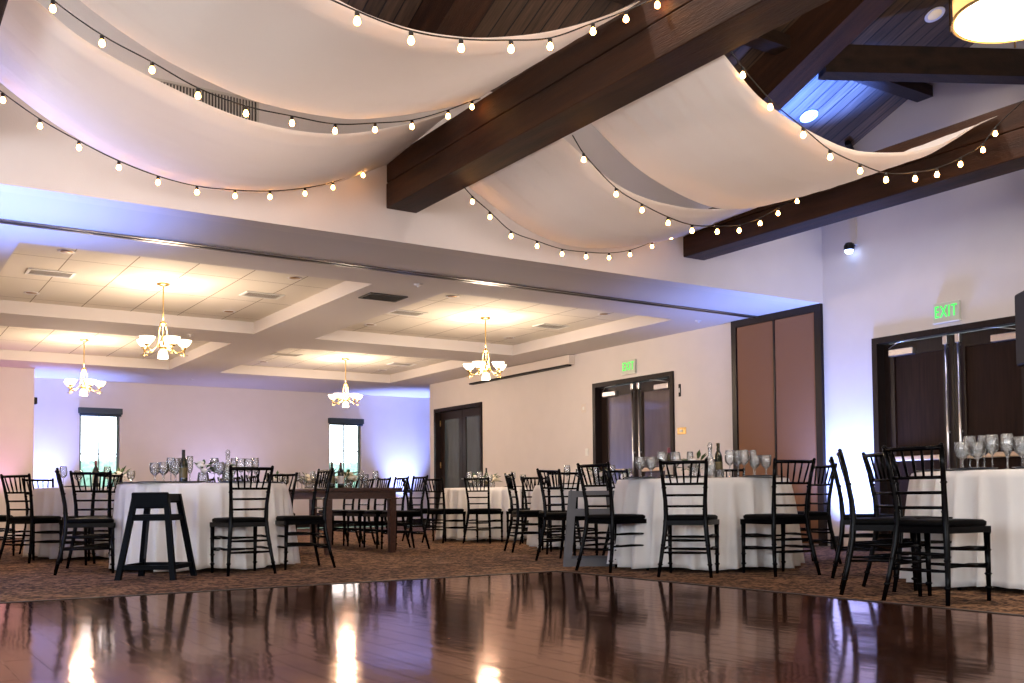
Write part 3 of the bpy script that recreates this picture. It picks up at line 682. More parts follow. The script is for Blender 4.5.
# loudspeaker on a tripod behind the right-hand table
sp = thing('loudspeaker', 'black loudspeaker on a stand at the right edge of the picture', 'loudspeaker', (8.03, 4.42, 1.66), rad(50))
bm = bm_new(); box(bm, -.20, -.18, 0, .20, .18, .60); obj('cabinet', bm, 'black', sp, bev=.02)
bm = bm_new(); box(bm, -.18, -.20, .03, .18, -.18, .57); obj('front_grille', bm, 'grille', sp, bev=.006)
bm = bm_new(); box(bm, -.225, -.05, .28, -.2, .05, .34); obj('side_handle', bm, 'black', sp)
bm = bm_new(); tube(bm, [(-.12, -.202, .07), (-.12, -.206, .07)], .012, 10); obj('status_light', bm, 'ledlens', sp)
st = thing('speaker_stand', 'black tripod stand under the loudspeaker, mostly hidden by the right table', 'stand', (8.03, 4.42, -.012))
bm = bm_new(); tube(bm, [(0, 0, .12), (0, 0, 1.66)], .018, 10); obj('pole', bm, 'black', st)
bm = bm_new(); lathe(bm, [(0, .70), (.035, .70), (.035, .78), (0, .78)], 12); obj('collar', bm, 'black', st)
for k in range(3):
    a = k * 2 * PI / 3 + .3; bm = bm_new(); tube(bm, [(.03 * math.cos(a), .03 * math.sin(a), .72), (.42 * math.cos(a), .42 * math.sin(a), .012)], .011, 8); obj('leg', bm, 'black', st)

# ------------------------------------------------------------------ chiavari chair
def chiavari():
    t = thing('chiavari_chair', '', 'chair')
    SH = .44
    def px(z): return cr([(0, .205, 0), (.16, .186, 0), (.34, .164, 0), (.46, .153, 0), (.6, .156, 0), (.78, .170, 0), (.905, .183, 0)], z)[0]
    for s in (-1, 1):
        bm = bm_new()
        tube(bm, [(s * .205, -.275, 0), (s * .186, -.235, .16), (s * .164, -.200, .34), (s * .153, -.190, .46), (s * .156, -.200, .60), (s * .170, -.232, .78), (s * .183, -.262, .905)],
             [.013, .016, .019, .020, .017, .015, .014], 8)
        for z, y in ((.10, -.252), (.25, -.218), (.53, -.195), (.70, -.215)): lathe(bm, [(.016, -.008), (.022, 0), (.016, .008)], 8, s * px(z), y, z)
        lathe(bm, [(.010, 0), (.015, .008), (.008, .02), (0, .022)], 8, s * .183, -.264, .905)
        obj('back_leg', bm, 'chair', t)
        bm = bm_new(); tube(bm, [(s * .190, .19, 0), (s * .192, .186, .2), (s * .192, .18, SH - .02)], [.012, .016, .020], 8)
        for z in (.08, .16, .30, .40): lathe(bm, [(.016, -.008), (.023, 0), (.016, .008)], 8, s * .192, .185, z)
        obj('front_leg', bm, 'chair', t)
    bm = bm_new()
    for a, c in (((-.160, -.19, SH - .017), (-.198, .19, SH - .017)), ((.160, -.19, SH - .017), (.198, .19, SH - .017)), ((-.205, .19, SH - .017), (.205, .19, SH - .017)), ((-.17, -.19, SH - .017), (.17, -.19, SH - .017))): bar(bm, a, c, .034, .038)
    obj('seat_frame', bm, 'chair', t)
    bm = bm_new(); vs = []
    for z, g in ((SH, .97), (SH + .006, 1.03), (SH + .028, 1.04), (SH + .040, .96), (SH + .044, .6)):
        ring = []
        for k_ in range(28):
            a = 2 * PI * k_ / 28; c, s = math.cos(a), math.sin(a); e = 2 / 7.
            X = math.copysign(abs(c)**e, c); Y = math.copysign(abs(s)**e, s); wd = .203 + (min(Y, .6) - .6) * .020
            ring.append(bm.verts.new((X * wd * g, Y * .195 * g - .002, z)))
        vs.append(ring)
    for a, c in zip(vs, vs[1:]):
        for k_ in range(28): bm.faces.new((a[k_], a[(k_ + 1) % 28], c[(k_ + 1) % 28], c[k_])).smooth = True
    bm.faces.new(vs[0][::-1]); bm.faces.new(vs[-1]); obj('seat_cushion', bm, 'cushion', t)
    def by(z): return cr([(0, -.275, 0), (.16, -.235, 0), (.34, -.2, 0), (.46, -.19, 0), (.6, -.2, 0), (.78, -.232, 0), (.905, -.262, 0)], z)[0]
    for nme, z, r_, bow in (('top_rail', .897, .0125, .014), ('back_rail', .728, .009, .012), ('back_rail', .640, .0085, .012), ('back_rail', .553, .0085, .010)):
        bm = bm_new(); y = by(z); w_ = px(z); tube(bm, [(-w_, y, z), (-w_ / 2, y - bow * .75, z), (0, y - bow, z), (w_ / 2, y - bow * .75, z), (w_, y, z)], r_ * 1.15, 7); obj(nme, bm, 'chair', t)
    for k_ in range(5):
        x = (-.5 + (k_ + .5) / 5) * .29; bm = bm_new(); ya, yb = by(.73) - .011, by(.895) - .013
        tube(bm, [(x * .88, ya, .73), (x, (ya + yb) / 2, .81), (x * 1.12, yb, .893)], [.007, .009, .007], 6); obj('back_spindle', bm, 'chair', t)
    for s in (-1, 1):
        for z in (.315, .215):
            bm = bm_new(); tube(bm, [(s * px(z), by(z), z), (s * .183, 0, z + .004), (s * .192, .184, z)], [.008, .012, .008], 7); obj('stretcher', bm, 'chair', t)
    for y, zs in ((.182, (.30, .20)), (None, (.285, .19))):
        for z in zs:
            yy_ = by(z) if y is None else y
            bm = bm_new(); w_ = px(z) if y is None else .19; tube(bm, [(-w_, yy_, z), (0, yy_, z), (w_, yy_, z)], [.008, .012, .008], 7); obj('stretcher', bm, 'chair', t)
    return t
CHR = Proto(chiavari()); G = 'black chiavari chairs around the tables'
CHAIRS = [
 (5.44, 3.68, 273, 'black chiavari chair nearest of all, back turned to the viewer, at the right table'),
 (5.57, 4.16, 219, 'black chiavari chair seen edge-on just left of the nearest chair'),
 (6.00, 4.24, 245, 'black chiavari chair partly behind the nearest chair, at the right table far left side'),
 (6.56, 5.04, 219, 'black chiavari chair pushed aside between the middle and right tables'),
 (5.44, 2.80, 30, 'black chiavari chair cut off at the right edge, only its seat corner showing'),
 (5.52, 6.84, 276, 'black chiavari chair left of the middle table, before the grey high chair'),
 (5.65, 6.06, 308, 'black chiavari chair with its back to the viewer at the middle table front'),
 (6.27, 5.71, 347, 'black chiavari chair at the middle table front right, before the tan folding doors'),
 (7.38, 6.42, 76, 'black chiavari chair right of the middle table, partly behind another chair back'),
 (6.02, 8.18, 198, 'black chiavari chair behind the middle table, just right of the grey high chair'),
 (6.70, 7.98, 190, 'black chiavari chair behind the middle table, before the middle double doors'),
 (7.48, 7.40, 145, 'black chiavari chair behind the middle table, left of the tan folding doors'),
 (1.77, 9.60, 261, 'black chiavari chair seen side-on at the left end of the left table'),
 (2.83, 8.65, 1, 'black chiavari chair with its back to the viewer at the left table front'),
 (3.47, 8.95, 88, 'black chiavari chair at the left table right end, before the wooden table'),
 (3.68, 10.36, 126, 'black chiavari chair behind the left table, only its top rail showing'),
 (1.62, 11.75, 308, 'black chiavari chair at the front left of the farthest left table'),
 (1.33, 13.2, 220, 'black chiavari chair cut off at the left edge of the picture'),
 (2.02, 10.45, 331, 'black chiavari chair below the far left window, nearer of two overlapping backs'),
 (2.08, 11.29, 35, 'black chiavari chair below the far left window, farther of two overlapping backs'),
 (1.98, 13.35, 195, 'black chiavari chair behind the farthest left table, only its back rail showing'),
 (6.70, 9.88, 250, 'black chiavari chair seen side-on left of the round table before the middle doors'),
 (6.75, 9.38, 337, 'black chiavari chair with its back to the viewer left of the grey high chair'),
 (7.95, 11.85, 355, 'black chiavari chair between the two far round tables, near the farther one'),
 (7.76, 11.12, 185, 'black chiavari chair behind the nearer of the two far round tables'),
 (7.49, 12.22, 305, 'black chiavari chair with its back to the viewer at the farthest round table'),
 (7.16, 12.74, 287, 'black chiavari chair left of the farthest round table, seat turned right'),
 (7.22, 13.55, 232, 'black chiavari chair farthest back, beside the dark doors in the corner'),
] 
for k in range(5):
    CHAIRS.append((5.78, 11.40 + .52 * k, 90, 'black chiavari chair on the right side of the wooden table, ' + ('first', 'second', 'third', 'fourth', 'fifth')[k] + ' from the viewer'))
for k in range(4):
    CHAIRS.append((4.12, 11.40 + .55 * k, 270, 'black chiavari chair on the left side of the wooden table, ' + ('first', 'second', 'third', 'fourth')[k] + ' from the viewer'))
for x, y, th, l in CHAIRS: CHR.put((x, y, -.012), rad(th), l, G)

# ------------------------------------------------------------------ round tables with cloths
TZ = .772
def table_cloth(x, y, label, seed, R_=.765, fl=.125, nf=16):
    rnd = random.Random(seed)
    t = thing('round_table', 'table under the ' + label, 'table', (x, y, 0), 0, 'round banquet tables')
    bm = bm_new(); lathe(bm, [(0, TZ - .035), (R_ - .015, TZ - .035), (R_ - .015, TZ - .006), (0, TZ - .006)], 40); obj('tabletop', bm, 'farm', t)
    for k_ in range(4):
        a = k_ * PI / 2 + .7; bm = bm_new(); tube(bm, [(.35 * math.cos(a), .35 * math.sin(a), -.01), (.4 * math.cos(a), .4 * math.sin(a), TZ - .04)], .014, 8); obj('leg', bm, 'steel', t)
    bm = bm_new(); seg = 260; g = []
    ph = [rnd.uniform(0, 6.28) for _ in range(5)]; nf2 = nf + rnd.randint(-2, 2)
    nf2 = 5 * (nf2 // 3); prof = [(.0, 0), (.5, 0), (.9, 0), (.985, -.001), (1.0, -.006)] + [(1., -.006 - (TZ - .012) * (i / 16.)) for i in range(1, 17)]
    for q, (f, dz) in enumerate(prof):
        row = []
        for k_ in range(seg):
            a = 2 * PI * k_ / seg; dn = max(0, (-dz - .006) / (TZ - .018))
            w_ = 1 - abs(math.sin(nf2 * .6 * a + ph[0] + .7 * math.sin(2 * a + ph[1]) + .5 * math.sin(3 * a + ph[2])))
            w_ = 1.15 * w_ ** 1.6
            amp = fl * dn ** .6 * (.75 + .35 * math.sin(3 * a + ph[3]))
            r_ = R_ * f + (w_ - .15) * amp + .012 * math.sin(41 * a + ph[4]) * dn + .015 * dn
            zz = TZ + dz + (.012 * math.sin(7 * a + ph[2]) + .01) * (dn ** 6)
            row.append(bm.verts.new((r_ * math.cos(a), r_ * math.sin(a), max(zz, .002)))) if f > 0 else None
        g.append(row)
    c0 = bm.verts.new((0, 0, TZ))
    for k_ in range(seg): bm.faces.new((c0, g[1][k_], g[1][(k_ + 1) % seg])).smooth = True
    for a, c in zip(g[1:], g[2:]):
        for k_ in range(seg): bm.faces.new((a[k_], c[k_], c[(k_ + 1) % seg], a[(k_ + 1) % seg])).smooth = True
    o = obj('tablecloth', bm, 'cloth', loc=(x, y, 0)); sd = o.modifiers.new('s', 'SOLIDIFY'); sd.thickness = .002; sd.offset = 1
    tag(o, label, 'tablecloth', 'floor-length white tablecloths')
TABS = {'R': (6.86, 3.93), 'M': (6.46, 6.76), 'L': (2.79, 9.65), 'F': (2.47, 12.36), 'C1': (8.19, 13.1), 'C2': (7.85, 10.11)}
for n_, l in (('R', 'white floor-length tablecloth on the round table cut off at the right edge'), ('M', 'white floor-length tablecloth on the round table before the tan folding doors'), ('L', 'white floor-length tablecloth on the left round table behind the black high chair'), ('F', 'white floor-length tablecloth on the farthest left round table'), ('C1', 'white floor-length tablecloth on the farthest round table by the corner doors'), ('C2', 'white floor-length tablecloth on the round table behind the grey high chair')):
    table_cloth(*TABS[n_], l, sum(map(ord, n_)))

# ------------------------------------------------------------------ farm table
t = thing('farm_table', 'long dark brown wooden table with square legs in the middle of the room', 'table', (4.95, 12.05, -.012))
bm = bm_new(); box(bm, -.50, -1.32, .725, .50, 1.32, .762); obj('tabletop', bm, 'farm', t, bev=.006)
bm = bm_new()
for q in ((-.44, -1.26, .44, -1.235), (-.44, 1.235, .44, 1.26), (-.44, -1.235, -.415, 1.235), (.415, -1.235, .44, 1.235)): box(bm, q[0], q[1], .635, q[2], q[3], .724)
obj('apron', bm, 'farm', t)
for sx in (-1, 1):
    for sy in (-1, 1):
        bm = bm_new(); bar(bm, (sx * .405, sy * 1.22, 0), (sx * .405, sy * 1.22, .634), .065, .065, .085, .085); obj('leg', bm, 'farm', t)

# ------------------------------------------------------------------ high chairs
def high_chair(m_, label, loc, rz, wide=False):
    t = thing('high_chair', label, 'high chair', loc, rz, 'high chairs beside the tables')
    Hh = .69; b0, b1 = (.225, .125) if not wide else (.235, .175)
    lx, ly = (.044, .038) if not wide else (.034, .075)          # leg section across and along the side frame
    P4 = [(-1, -1), (1, -1), (1, 1), (-1, 1)]
    for sx, sy in P4:
        bm = bm_new(); vs = []
        for z, c in ((0, b0), (Hh, b1)):
            vs += [bm.verts.new((sx * c + i_ * lx / 2, sy * c + j_ * ly / 2, z)) for i_, j_ in ((-1, -1), (1, -1), (1, 1), (-1, 1))]
        for f in ((3, 2, 1, 0), (4, 5, 6, 7), (0, 1, 5, 4), (1, 2, 6, 5), (2, 3, 7, 6), (3, 0, 4, 7)): bm.faces.new([vs[q] for q in f])
        obj('leg', bm, m_, t)
    def w_at(z): return b0 + (b1 - b0) * z / Hh
    for k_ in range(4):
        a, c = P4[k_], P4[(k_ + 1) % 4]; z = .10 if not wide else .036; w_ = w_at(z); side = a[0] == c[0]
        bm = bm_new(); bar(bm, (a[0] * w_, a[1] * w_, z), (c[0] * w_, c[1] * w_, z), .024, .07 if wide and side else .036); obj('stretcher', bm, m_, t)
        z = Hh - .20; w_ = w_at(z); bm = bm_new(); bar(bm, (a[0] * w_, a[1] * w_, z), (c[0] * w_, c[1] * w_, z), .024, .06 if wide and side else .036); obj('seat_rail', bm, m_, t)
        if side:
            z = Hh - .03; w_ = w_at(z); bm = bm_new(); bar(bm, (a[0] * w_, a[1] * w_, z), (c[0] * w_, c[1] * w_, z), .030, .058); obj('arm_rail', bm, m_, t)
    w_ = w_at(Hh - .19); bm = bm_new(); box(bm, -w_, -w_, Hh - .182, w_, w_, Hh - .168); obj('seat', bm, m_, t)
    w_ = w_at(Hh - .06); bm = bm_new(); box(bm, -w_ - .02, -w_ - .022, Hh - .12, w_ + .02, -w_ + .002, Hh + .012); obj('backrest', bm, m_, t, bev=.012)
    bm = bm_new(); box(bm, -w_, w_ - .014, Hh - .075, w_, w_ + .014, Hh - .02); obj('front_rail', bm, m_, t, bev=.005)
    if not wide:
        bm = bm_new(); bar(bm, (-.06, -.03, Hh - .19), (-.08, -.05, .16), .020, .005); obj('strap', bm, 'strap', t)
    return t
high_chair('hc_black', 'black wooden child high chair standing before the left round table', (2.10, 8.56, -.012), rad(-36))
high_chair('hc_grey', 'grey child high chair standing left of the middle round table', (5.80, 7.54, -.012), rad(-126), True)

# ------------------------------------------------------------------ table settings
def goblet(name, prof, cat, wat=None, seg=18):
    bm = bm_new(); lathe(bm, prof, seg); o = obj(name, bm, 'glass'); o['category'] = cat
    if wat: bm = bm_new(); lathe(bm, wat, seg); obj('water_fill', bm, 'water', o)
    return Proto(o)
WINE = goblet('wine_glass', [(0, .002), (.034, .001), (.034, .004), (.006, .008), (.004, .012), (.004, .085), (.012, .094), (.032, .115), (.037, .145), (.034, .185), (.030, .205), (.0285, .205), (.0325, .185), (.0355, .145), (.030, .117), (.010, .097), (0, .095)], 'glass')
WATER = goblet('water_goblet', [(0, .002), (.036, .001), (.036, .004), (.008, .010), (.006, .06), (.014, .068), (.036, .09), (.041, .125), (.040, .165), (.0385, .165), (.0395, .125), (.034, .091), (.012, .071), (0, .070)], 'glass', [(0, .0715), (.012, .0725), (.033, .092), (.0385, .12), (.0385, .125), (0, .125)])
FLUTE = goblet('champagne_flute', [(0, .002), (.030, .001), (.030, .004), (.005, .008), (.004, .07), (.010, .08), (.022, .11), (.026, .16), (.024, .215), (.0228, .215), (.0246, .16), (.0208, .111), (.008, .083), (0, .082)], 'glass')
def carafe():
    t = thing('glass_carafe', '', 'carafe')
    bm = bm_new(); lathe(bm, [(0, 0), (.045, .002), (.05, .02), (.05, .12), (.03, .17), (.017, .20), (.017, .25), (.022, .262), (.020, .262), (.015, .25), (.015, .2), (.028, .168), (.047, .12), (.047, .02), (0, .006)], 20); obj('body', bm, 'glass', t)
    bm = bm_new(); lathe(bm, [(0, .007), (.046, .021), (.0462, .10), (0, .10)], 20); obj('water_fill', bm, 'water', t)
    bm = bm_new(); lathe(bm, [(0, .25), (.013, .25), (.018, .266), (.022, .285), (.012, .305), (0, .31)], 14); obj('stopper', bm, 'glass', t); return Proto(t)
CAR = carafe()
def wine_bottle(cap, lbl):
    t = thing('wine_bottle', '', 'bottle')
    bm = bm_new(); lathe(bm, [(0, 0), (.036, .002), (.037, .02), (.037, .175), (.030, .205), (.0155, .235), (.0145, .29), (.0155, .3), (0, .302)], 18); obj('body', bm, 'bottle', t)
    bm = bm_new(); lathe(bm, [(.0152, .245), (.0156, .302), (0, .304)], 14); obj('foil_cap', bm, cap, t)
    if lbl: bm = bm_new(); lathe(bm, [(.0375, .05), (.0375, .14)], 18); obj('label_band', bm, lbl, t)
    return Proto(t)
BOT = wine_bottle('bottle', 'label'); BOTR = wine_bottle('burg', 'napkin')
def setting_plate():
    t = thing('charger_plate', '', 'plate')
    bm = bm_new(); lathe(bm, [(0, .002), (.10, .002), (.155, .012), (.156, .016), (.10, .007), (0, .007)], 32); obj('charger', bm, 'plate', t)
    bm = bm_new(); box(bm, -.04, -.09, .008, .04, .09, .018); obj('napkin', bm, 'napkin', t, bev=.004); return Proto(t)
PL = setting_plate()
def bouquet(seed, pet, spread=.12, n=16, h=.16, green=14):
    rnd = random.Random(seed); t = thing('flower_arrangement', '', 'flowers')
    bm = bm_new(); lathe(bm, [(0, 0), (.05, .002), (.055, .03), (.045, .09), (.047, .10), (.042, .10), (.04, .09), (.05, .03), (0, .006)], 18); obj('vase', bm, 'glass', t)
    bm = bm_new()
    for i in range(n):
        a = rnd.uniform(0, 6.28); r_ = spread * math.sqrt(rnd.random()); zz = h * (1 - .4 * (r_ / spread) ** 2) + rnd.uniform(-.015, .015); rr = rnd.uniform(.026, .042)
        X, Y = r_ * math.cos(a), r_ * math.sin(a)
        for q in range(3):
            lathe(bm, [(0, -rr * .6), (rr * (.75 - .2 * q), -rr * .2), (rr * (1 - .27 * q), rr * .35), (rr * (.8 - .27 * q), rr * (.55 + .1 * q)), (rr * (.5 - .16 * q), rr * .3)], 9, X, Y, zz)
    obj('blossoms', bm, pet, t)
    bm = bm_new()
    for i in range(green):
        a = rnd.uniform(0, 6.28); el = rnd.uniform(-.2, 1.0); Lf = rnd.uniform(.07, .13); d_ = Vector((math.cos(a) * math.cos(el), math.sin(a) * math.cos(el), math.sin(el)))
        p = Vector((0, 0, h * .62)) + d_ * spread * .75; s_ = d_.cross(Vector((0, 0, 1))).normalized() * .018; q = p + d_ * Lf
        mid = (p + q) / 2 + Vector((0, 0, .01)); vs = [bm.verts.new(v_) for v_ in (p, mid + s_, q, mid - s_)]; bm.faces.new(vs)
        tube(bm, [(0, 0, .06), p], .002, 4)
    obj('leaves', bm, 'leafgreen', t); return Proto(t)
BQ1 = bouquet(1, 'petalw'); BQ2 = bouquet(2, 'petal', .10, 14, .17); BQ3 = bouquet(5, 'petalw', .05, 4, .20, 20)
def candle():
    t = thing('votive_candle', '', 'candle')
    bm = bm_new(); lathe(bm, [(0, 0), (.03, .001), (.035, .07), (.033, .07), (.028, .006), (0, .006)], 16); obj('holder', bm, 'glass', t)
    bm = bm_new(); lathe(bm, [(0, .007), (.026, .008), (.027, .045), (0, .045)], 16); obj('wax', bm, 'wax', t); return Proto(t)
CAN = candle()

# place on the tables: direction along the view from the door side, then sideways
def on(tb, fwd, side):
    """fwd: metres toward the dance floor from the table centre, side: metres to the right"""
    x, y = TABS[tb]; d_ = Vector((-x, -y)).normalized(); s_ = Vector((-d_.y, d_.x))
    p = Vector((x, y)) + d_ * fwd + s_ * side
    return (p.x, p.y, TZ + .003)
TN = {'R': 'right table', 'M': 'middle table', 'L': 'left table', 'F': 'farthest left table', 'C1': 'farthest round table', 'C2': 'round table behind the grey high chair'}
SZ = {'wine': (WINE, 'stemmed clear wine glass', 'wine glasses on the '), 'water': (WATER, 'wide clear water goblet', 'water goblets on the '), 'flute': (FLUTE, 'slim clear champagne flute', 'champagne flutes on the ')}
def glasses(tb, lst):
    for kind, f, s, where in lst:
        p_, nm_, g_ = SZ[kind]; p_.put(on(tb, f, s), 0, '%s, %s, %s' % (nm_, TN[tb], where), g_ + TN[tb], (1.15, 1.15, 1.15))
glasses('R', [('water', .50, -.40, 'leftmost of the row'), ('water', .46, -.31, 'second of the row from the left'), ('wine', .40, -.27, 'left of the tall pair'), ('wine', .47, -.22, 'before the slim flute'), ('wine', .50, -.13, 'just left of the largest goblet'), ('flute', .32, -.13, 'behind the row'), ('wine', .38, -.36, 'behind the two wide goblets')])
o = WATER.put(on('R', .52, -.10 + .06), 0, 'largest water goblet on the right table, beside the white flowers', 'water goblets on the right table', (1.25, 1.25, 1.3))
o = BQ2.put(on('R', .28, .10), 0, 'cream flower arrangement on the right table, at the picture edge', 'flower arrangements')
t = thing('menu_card', 'white arched card standing on the right table at the picture edge', 'card', on('R', .42, .14), rad(-30))
bm = bm_new(); pts = [(-.06, 0), (.06, 0), (.06, .11)] + [(.06 * math.cos(a), .11 + .06 * math.sin(a)) for a in [PI * k / 10 for k in range(1, 10)]] + [(-.06, .11)]
vs = [bm.verts.new((x, 0, z)) for x, z in pts]; f_ = bm.faces.new(vs); ex = bmesh.ops.extrude_face_region(bm, geom=[f_]); bmesh.ops.translate(bm, vec=(0, .003, 0), verts=[v for v in ex['geom'] if isinstance(v, bmesh.types.BMVert)]); obj('card_face', bm, 'petalw', t)
bm = bm_new(); box(bm, -.03, .003, 0, .03, .05, .004); obj('card_foot', bm, 'petalw', t)
for tb, lst in {'R': [(.52, -.34), (.58, .05), (.2, -.58)], 'M': [(.56, .50), (.50, -.52), (.60, -.10), (-.2, .6)], 'L': [(.56, -.40), (.60, -.12), (.58, .28), (.2, -.60), (.1, .6)], 'F': [(.5, -.3), (.5, .1)], 'C1': [(.5, -.2), (.5, .3)], 'C2': [(.5, -.3), (.5, .1)]}.items():
    for i, (f, s) in enumerate(lst):
        w_ = ('front left', 'front', 'left') if tb == 'R' else (('front right', 'front left', 'front', 'right') if tb == 'M' else ('front left', 'front', 'front right', 'left end', 'right end') if tb == 'L' else ('left', 'right'))
        PL.put(on(tb, f, s), rad(40 * i), 'navy plate on the %s, %s side' % (TN[tb], w_[i]), 'navy charger plates')
glasses('M', [('water', .50, -.52, 'leftmost'), ('water', .46, -.43, 'second from the left'), ('wine', .40, -.34, 'behind the near chair back'), ('wine', .30, -.22, 'left of the white flowers'), ('wine', .48, .24, 'beside the dark bottle'), ('wine', .42, .31, 'left of the right group'), ('wine', .50, .36, 'middle of the right group'), ('water', .46, .45, 'right of the tall pair'), ('water', .50, .54, 'rightmost'), ('flute', .1, -.35, 'back left'), ('flute', .05, -.1, 'back middle'), ('flute', .2, .45, 'back right')])
BOT.put(on('M', .40, .145), .5, 'dark wine bottle standing among glasses on the middle table', 'wine bottles')
BOTR.put(on('M', -.3, -.30), 0, 'dark wine bottle at the back of the middle table', 'wine bottles')
CAR.put(on('M', .45, .075), 0, 'clear stoppered carafe beside the dark bottle on the middle table', 'glass carafes')
BQ1.put(on('M', .1, -.06), 0, 'white flower arrangement in the centre of the middle table', 'flower arrangements')
glasses('L', [('water', .3, -.42, 'left group, outermost'), ('water', .45, -.34, 'left group, wide one'), ('wine', .35, -.28, 'left group, beside the wide one'), ('water', .46, -.24, 'left of the bottle, short'), ('wine', .3, -.18, 'left of the bottle, tall'), ('wine', .25, -.24, 'left of the bottle, rear'), ('flute', .42, -.115, 'touching the bottle'), ('wine', .3, .10, 'beside the small vase'), ('water', .5, .14, 'left of the carafe'), ('wine', .2, .34, 'behind the chair back, left'), ('wine', .2, .41, 'behind the chair back, middle'), ('flute', .1, .48, 'behind the chair back, right'), ('flute', .0, .28, 'at the rear')])
BOT.put(on('L', .46, -.17), 2, 'dark wine bottle with gold label on the left table', 'wine bottles')
BQ3.put(on('L', .40, .0), 0, 'small vase of white flowers and leaves on the left table', 'flower arrangements')
BQ3.put(on('L', .0, .22), 2, 'leafy white flowers left of the carafe on the left table', 'flower arrangements')
CAR.put(on('L', .45, .215), 0, 'clear stoppered carafe on the left table', 'glass carafes')
glasses('F', [('wine', .4, -.45, 'left'), ('water', .3, -.3, 'middle left'), ('wine', .3, .0, 'middle'), ('water', .3, .25, 'right')])
BOTR.put(on('F', .3, -.12), 0, 'dark bottle on the farthest left table', 'wine bottles')
BQ1.put(on('F', .0, .12), 1, 'pale flowers on the farthest left table', 'flower arrangements')
glasses('C1', [('wine', .4, -.35, 'leftmost'), ('wine', .35, -.2, 'second from the left'), ('water', .4, -.05, 'middle'), ('wine', .3, .3, 'right'), ('water', .3, .45, 'rightmost')])
BQ1.put(on('C1', .15, -.25), 2, 'white flowers on the farthest round table, left', 'flower arrangements')
BQ2.put(on('C1', .25, -.02), 1, 'yellowish cream flowers on the farthest round table', 'flower arrangements')
BOT.put(on('C1', .0, -.1), 0, 'dark bottle on the farthest round table', 'wine bottles')
glasses('C2', [('wine', .4, -.35, 'leftmost'), ('water', .4, -.2, 'second from the left'), ('wine', .3, .0, 'third from the left'), ('wine', .3, .2, 'fourth from the left'), ('water', .2, .4, 'rightmost')])
BQ1.put(on('C2', .15, .02), 3, 'white flowers on the round table behind the grey high chair', 'flower arrangements')
BQ1.put(on('C2', .30, .38), 2, 'small white flowers beside the near chair back, left of the middle table', 'flower arrangements', (.6, .6, .8))
# farm table dressing
FT = .752
BOTR.put((4.78, 11.0, FT), 0, 'bottle with burgundy cap at the near end of the wooden table', 'wine bottles')
BOT.put((4.66, 10.98, FT), 0, 'dark wine bottle at the near left corner of the wooden table', 'wine bottles')
for i, (x, y) in enumerate(((4.95, 11.2), (4.95, 11.75), (4.95, 12.4), (4.7, 12.9))):
    (BQ2, BQ1, BQ2, BQ1)[i].put((x, y, FT), i, ('nearest', 'second', 'third', 'farthest')[i] + ' flower arrangement along the wooden table', 'flower arrangements')
q = 0
for y in (11.05, 11.45, 11.95, 12.5, 13.0):
    for x in (4.62, 5.25):
        for p_, nm_, dx, g_ in ((WINE, 'wine glass', 0, 'wine glasses on the wooden table'), (WATER, 'water goblet', .09, 'water goblets on the wooden table')):
            q += 1; p_.put((x + dx * (-1 if x > 5 else 1), y + dx, FT), 0, 'clear %s on the %s side of the wooden table, place %s from the viewer' % (nm_, 'left' if x < 5 else 'right', ('one', 'two', 'three', 'four', 'five')[(11.05, 11.45, 11.95, 12.5, 13.0).index(y)]), g_)
for i, (x, y) in enumerate(((5.1, 11.0), (5.12, 11.5), (4.9, 12.1))):
    CAN.put((x, y, FT), 0, ('nearest', 'second', 'farthest')[i] + ' small candle in a glass on the wooden table', 'votive candles')
CAN.put(on('R', .55, .02), 0, 'small candle in a glass beside the largest goblet on the right table', 'votive candles')
CAN.put(on('M', .5, .16), 0, 'small candle in a glass at the front of the middle table', 'votive candles')

# ------------------------------------------------------------------ uplights
def uplight(x, y, label, energy, ax, ay, size=70, col=(.20, .33, 1.), blend=.6, soft=.05):
    t = thing('floor_uplight', label, 'uplight', (x, y, -.012), 0, 'blue floor uplights')
    bm = bm_new(); lathe(bm, [(0, .02), (.06, .02), (.075, .05), (.075, .15), (.068, .15), (.068, .06), (0, .05)], 20); obj('housing', bm, 'black', t)
    bm = bm_new(); lathe(bm, [(0, .12), (.066, .12), (.066, .125), (0, .125)], 20); obj('lens', bm, 'ledlens', t)
    for s in (-1, 1):
        bm = bm_new(); box(bm, s * .085 - .006, -.02, 0, s * .085 + .006, .02, .12); obj('bracket', bm, 'black', t)
    lt = bpy.data.lights.new('uplight_beam', 'SPOT'); lt.energy = energy; lt.color = col; lt.spot_size = rad(size); lt.spot_blend = blend; lt.shadow_soft_size = soft
    lo = bpy.data.objects.new('uplight_beam', lt); C.objects.link(lo); lo.location = (x, y, .17)
    lo.rotation_euler = Vector((ax, ay, -1)).normalized().to_track_quat('Z', 'Y').to_euler() if False else Vector((ax, ay, 1)).to_track_quat('-Z', 'Y').to_euler()
uplight(9.62, 7.84, 'floor uplight at the foot of the wall between the tan doors and the right doors', 950, .16, .02, 118, (.20, .33, 1.), 1., .22)
uplight(10.65, 20.62, 'floor uplight washing the back wall right of the window', 1350, 0, .03, 74, (.24, .34, 1.), 1.)
uplight(3.0, 20.62, 'floor uplight washing the back wall left of the far left window', 1150, 0, .03, 74, (.24, .34, 1.), 1.)
uplight(.50, 8.80, 'floor uplight by the left end of the header opening', 1350, .03, .02, 80, (.20, .33, 1.), 1.)
uplight(.45, 7.55, 'floor uplight in the hall left of the header opening', 50, .10, .03, 75, (.75, .45, 1.))
uplight(1.9, 19.1, 'floor uplight below the pink wall piece at the far left', 110, 0, .1, 80, (.9, .35, .8))

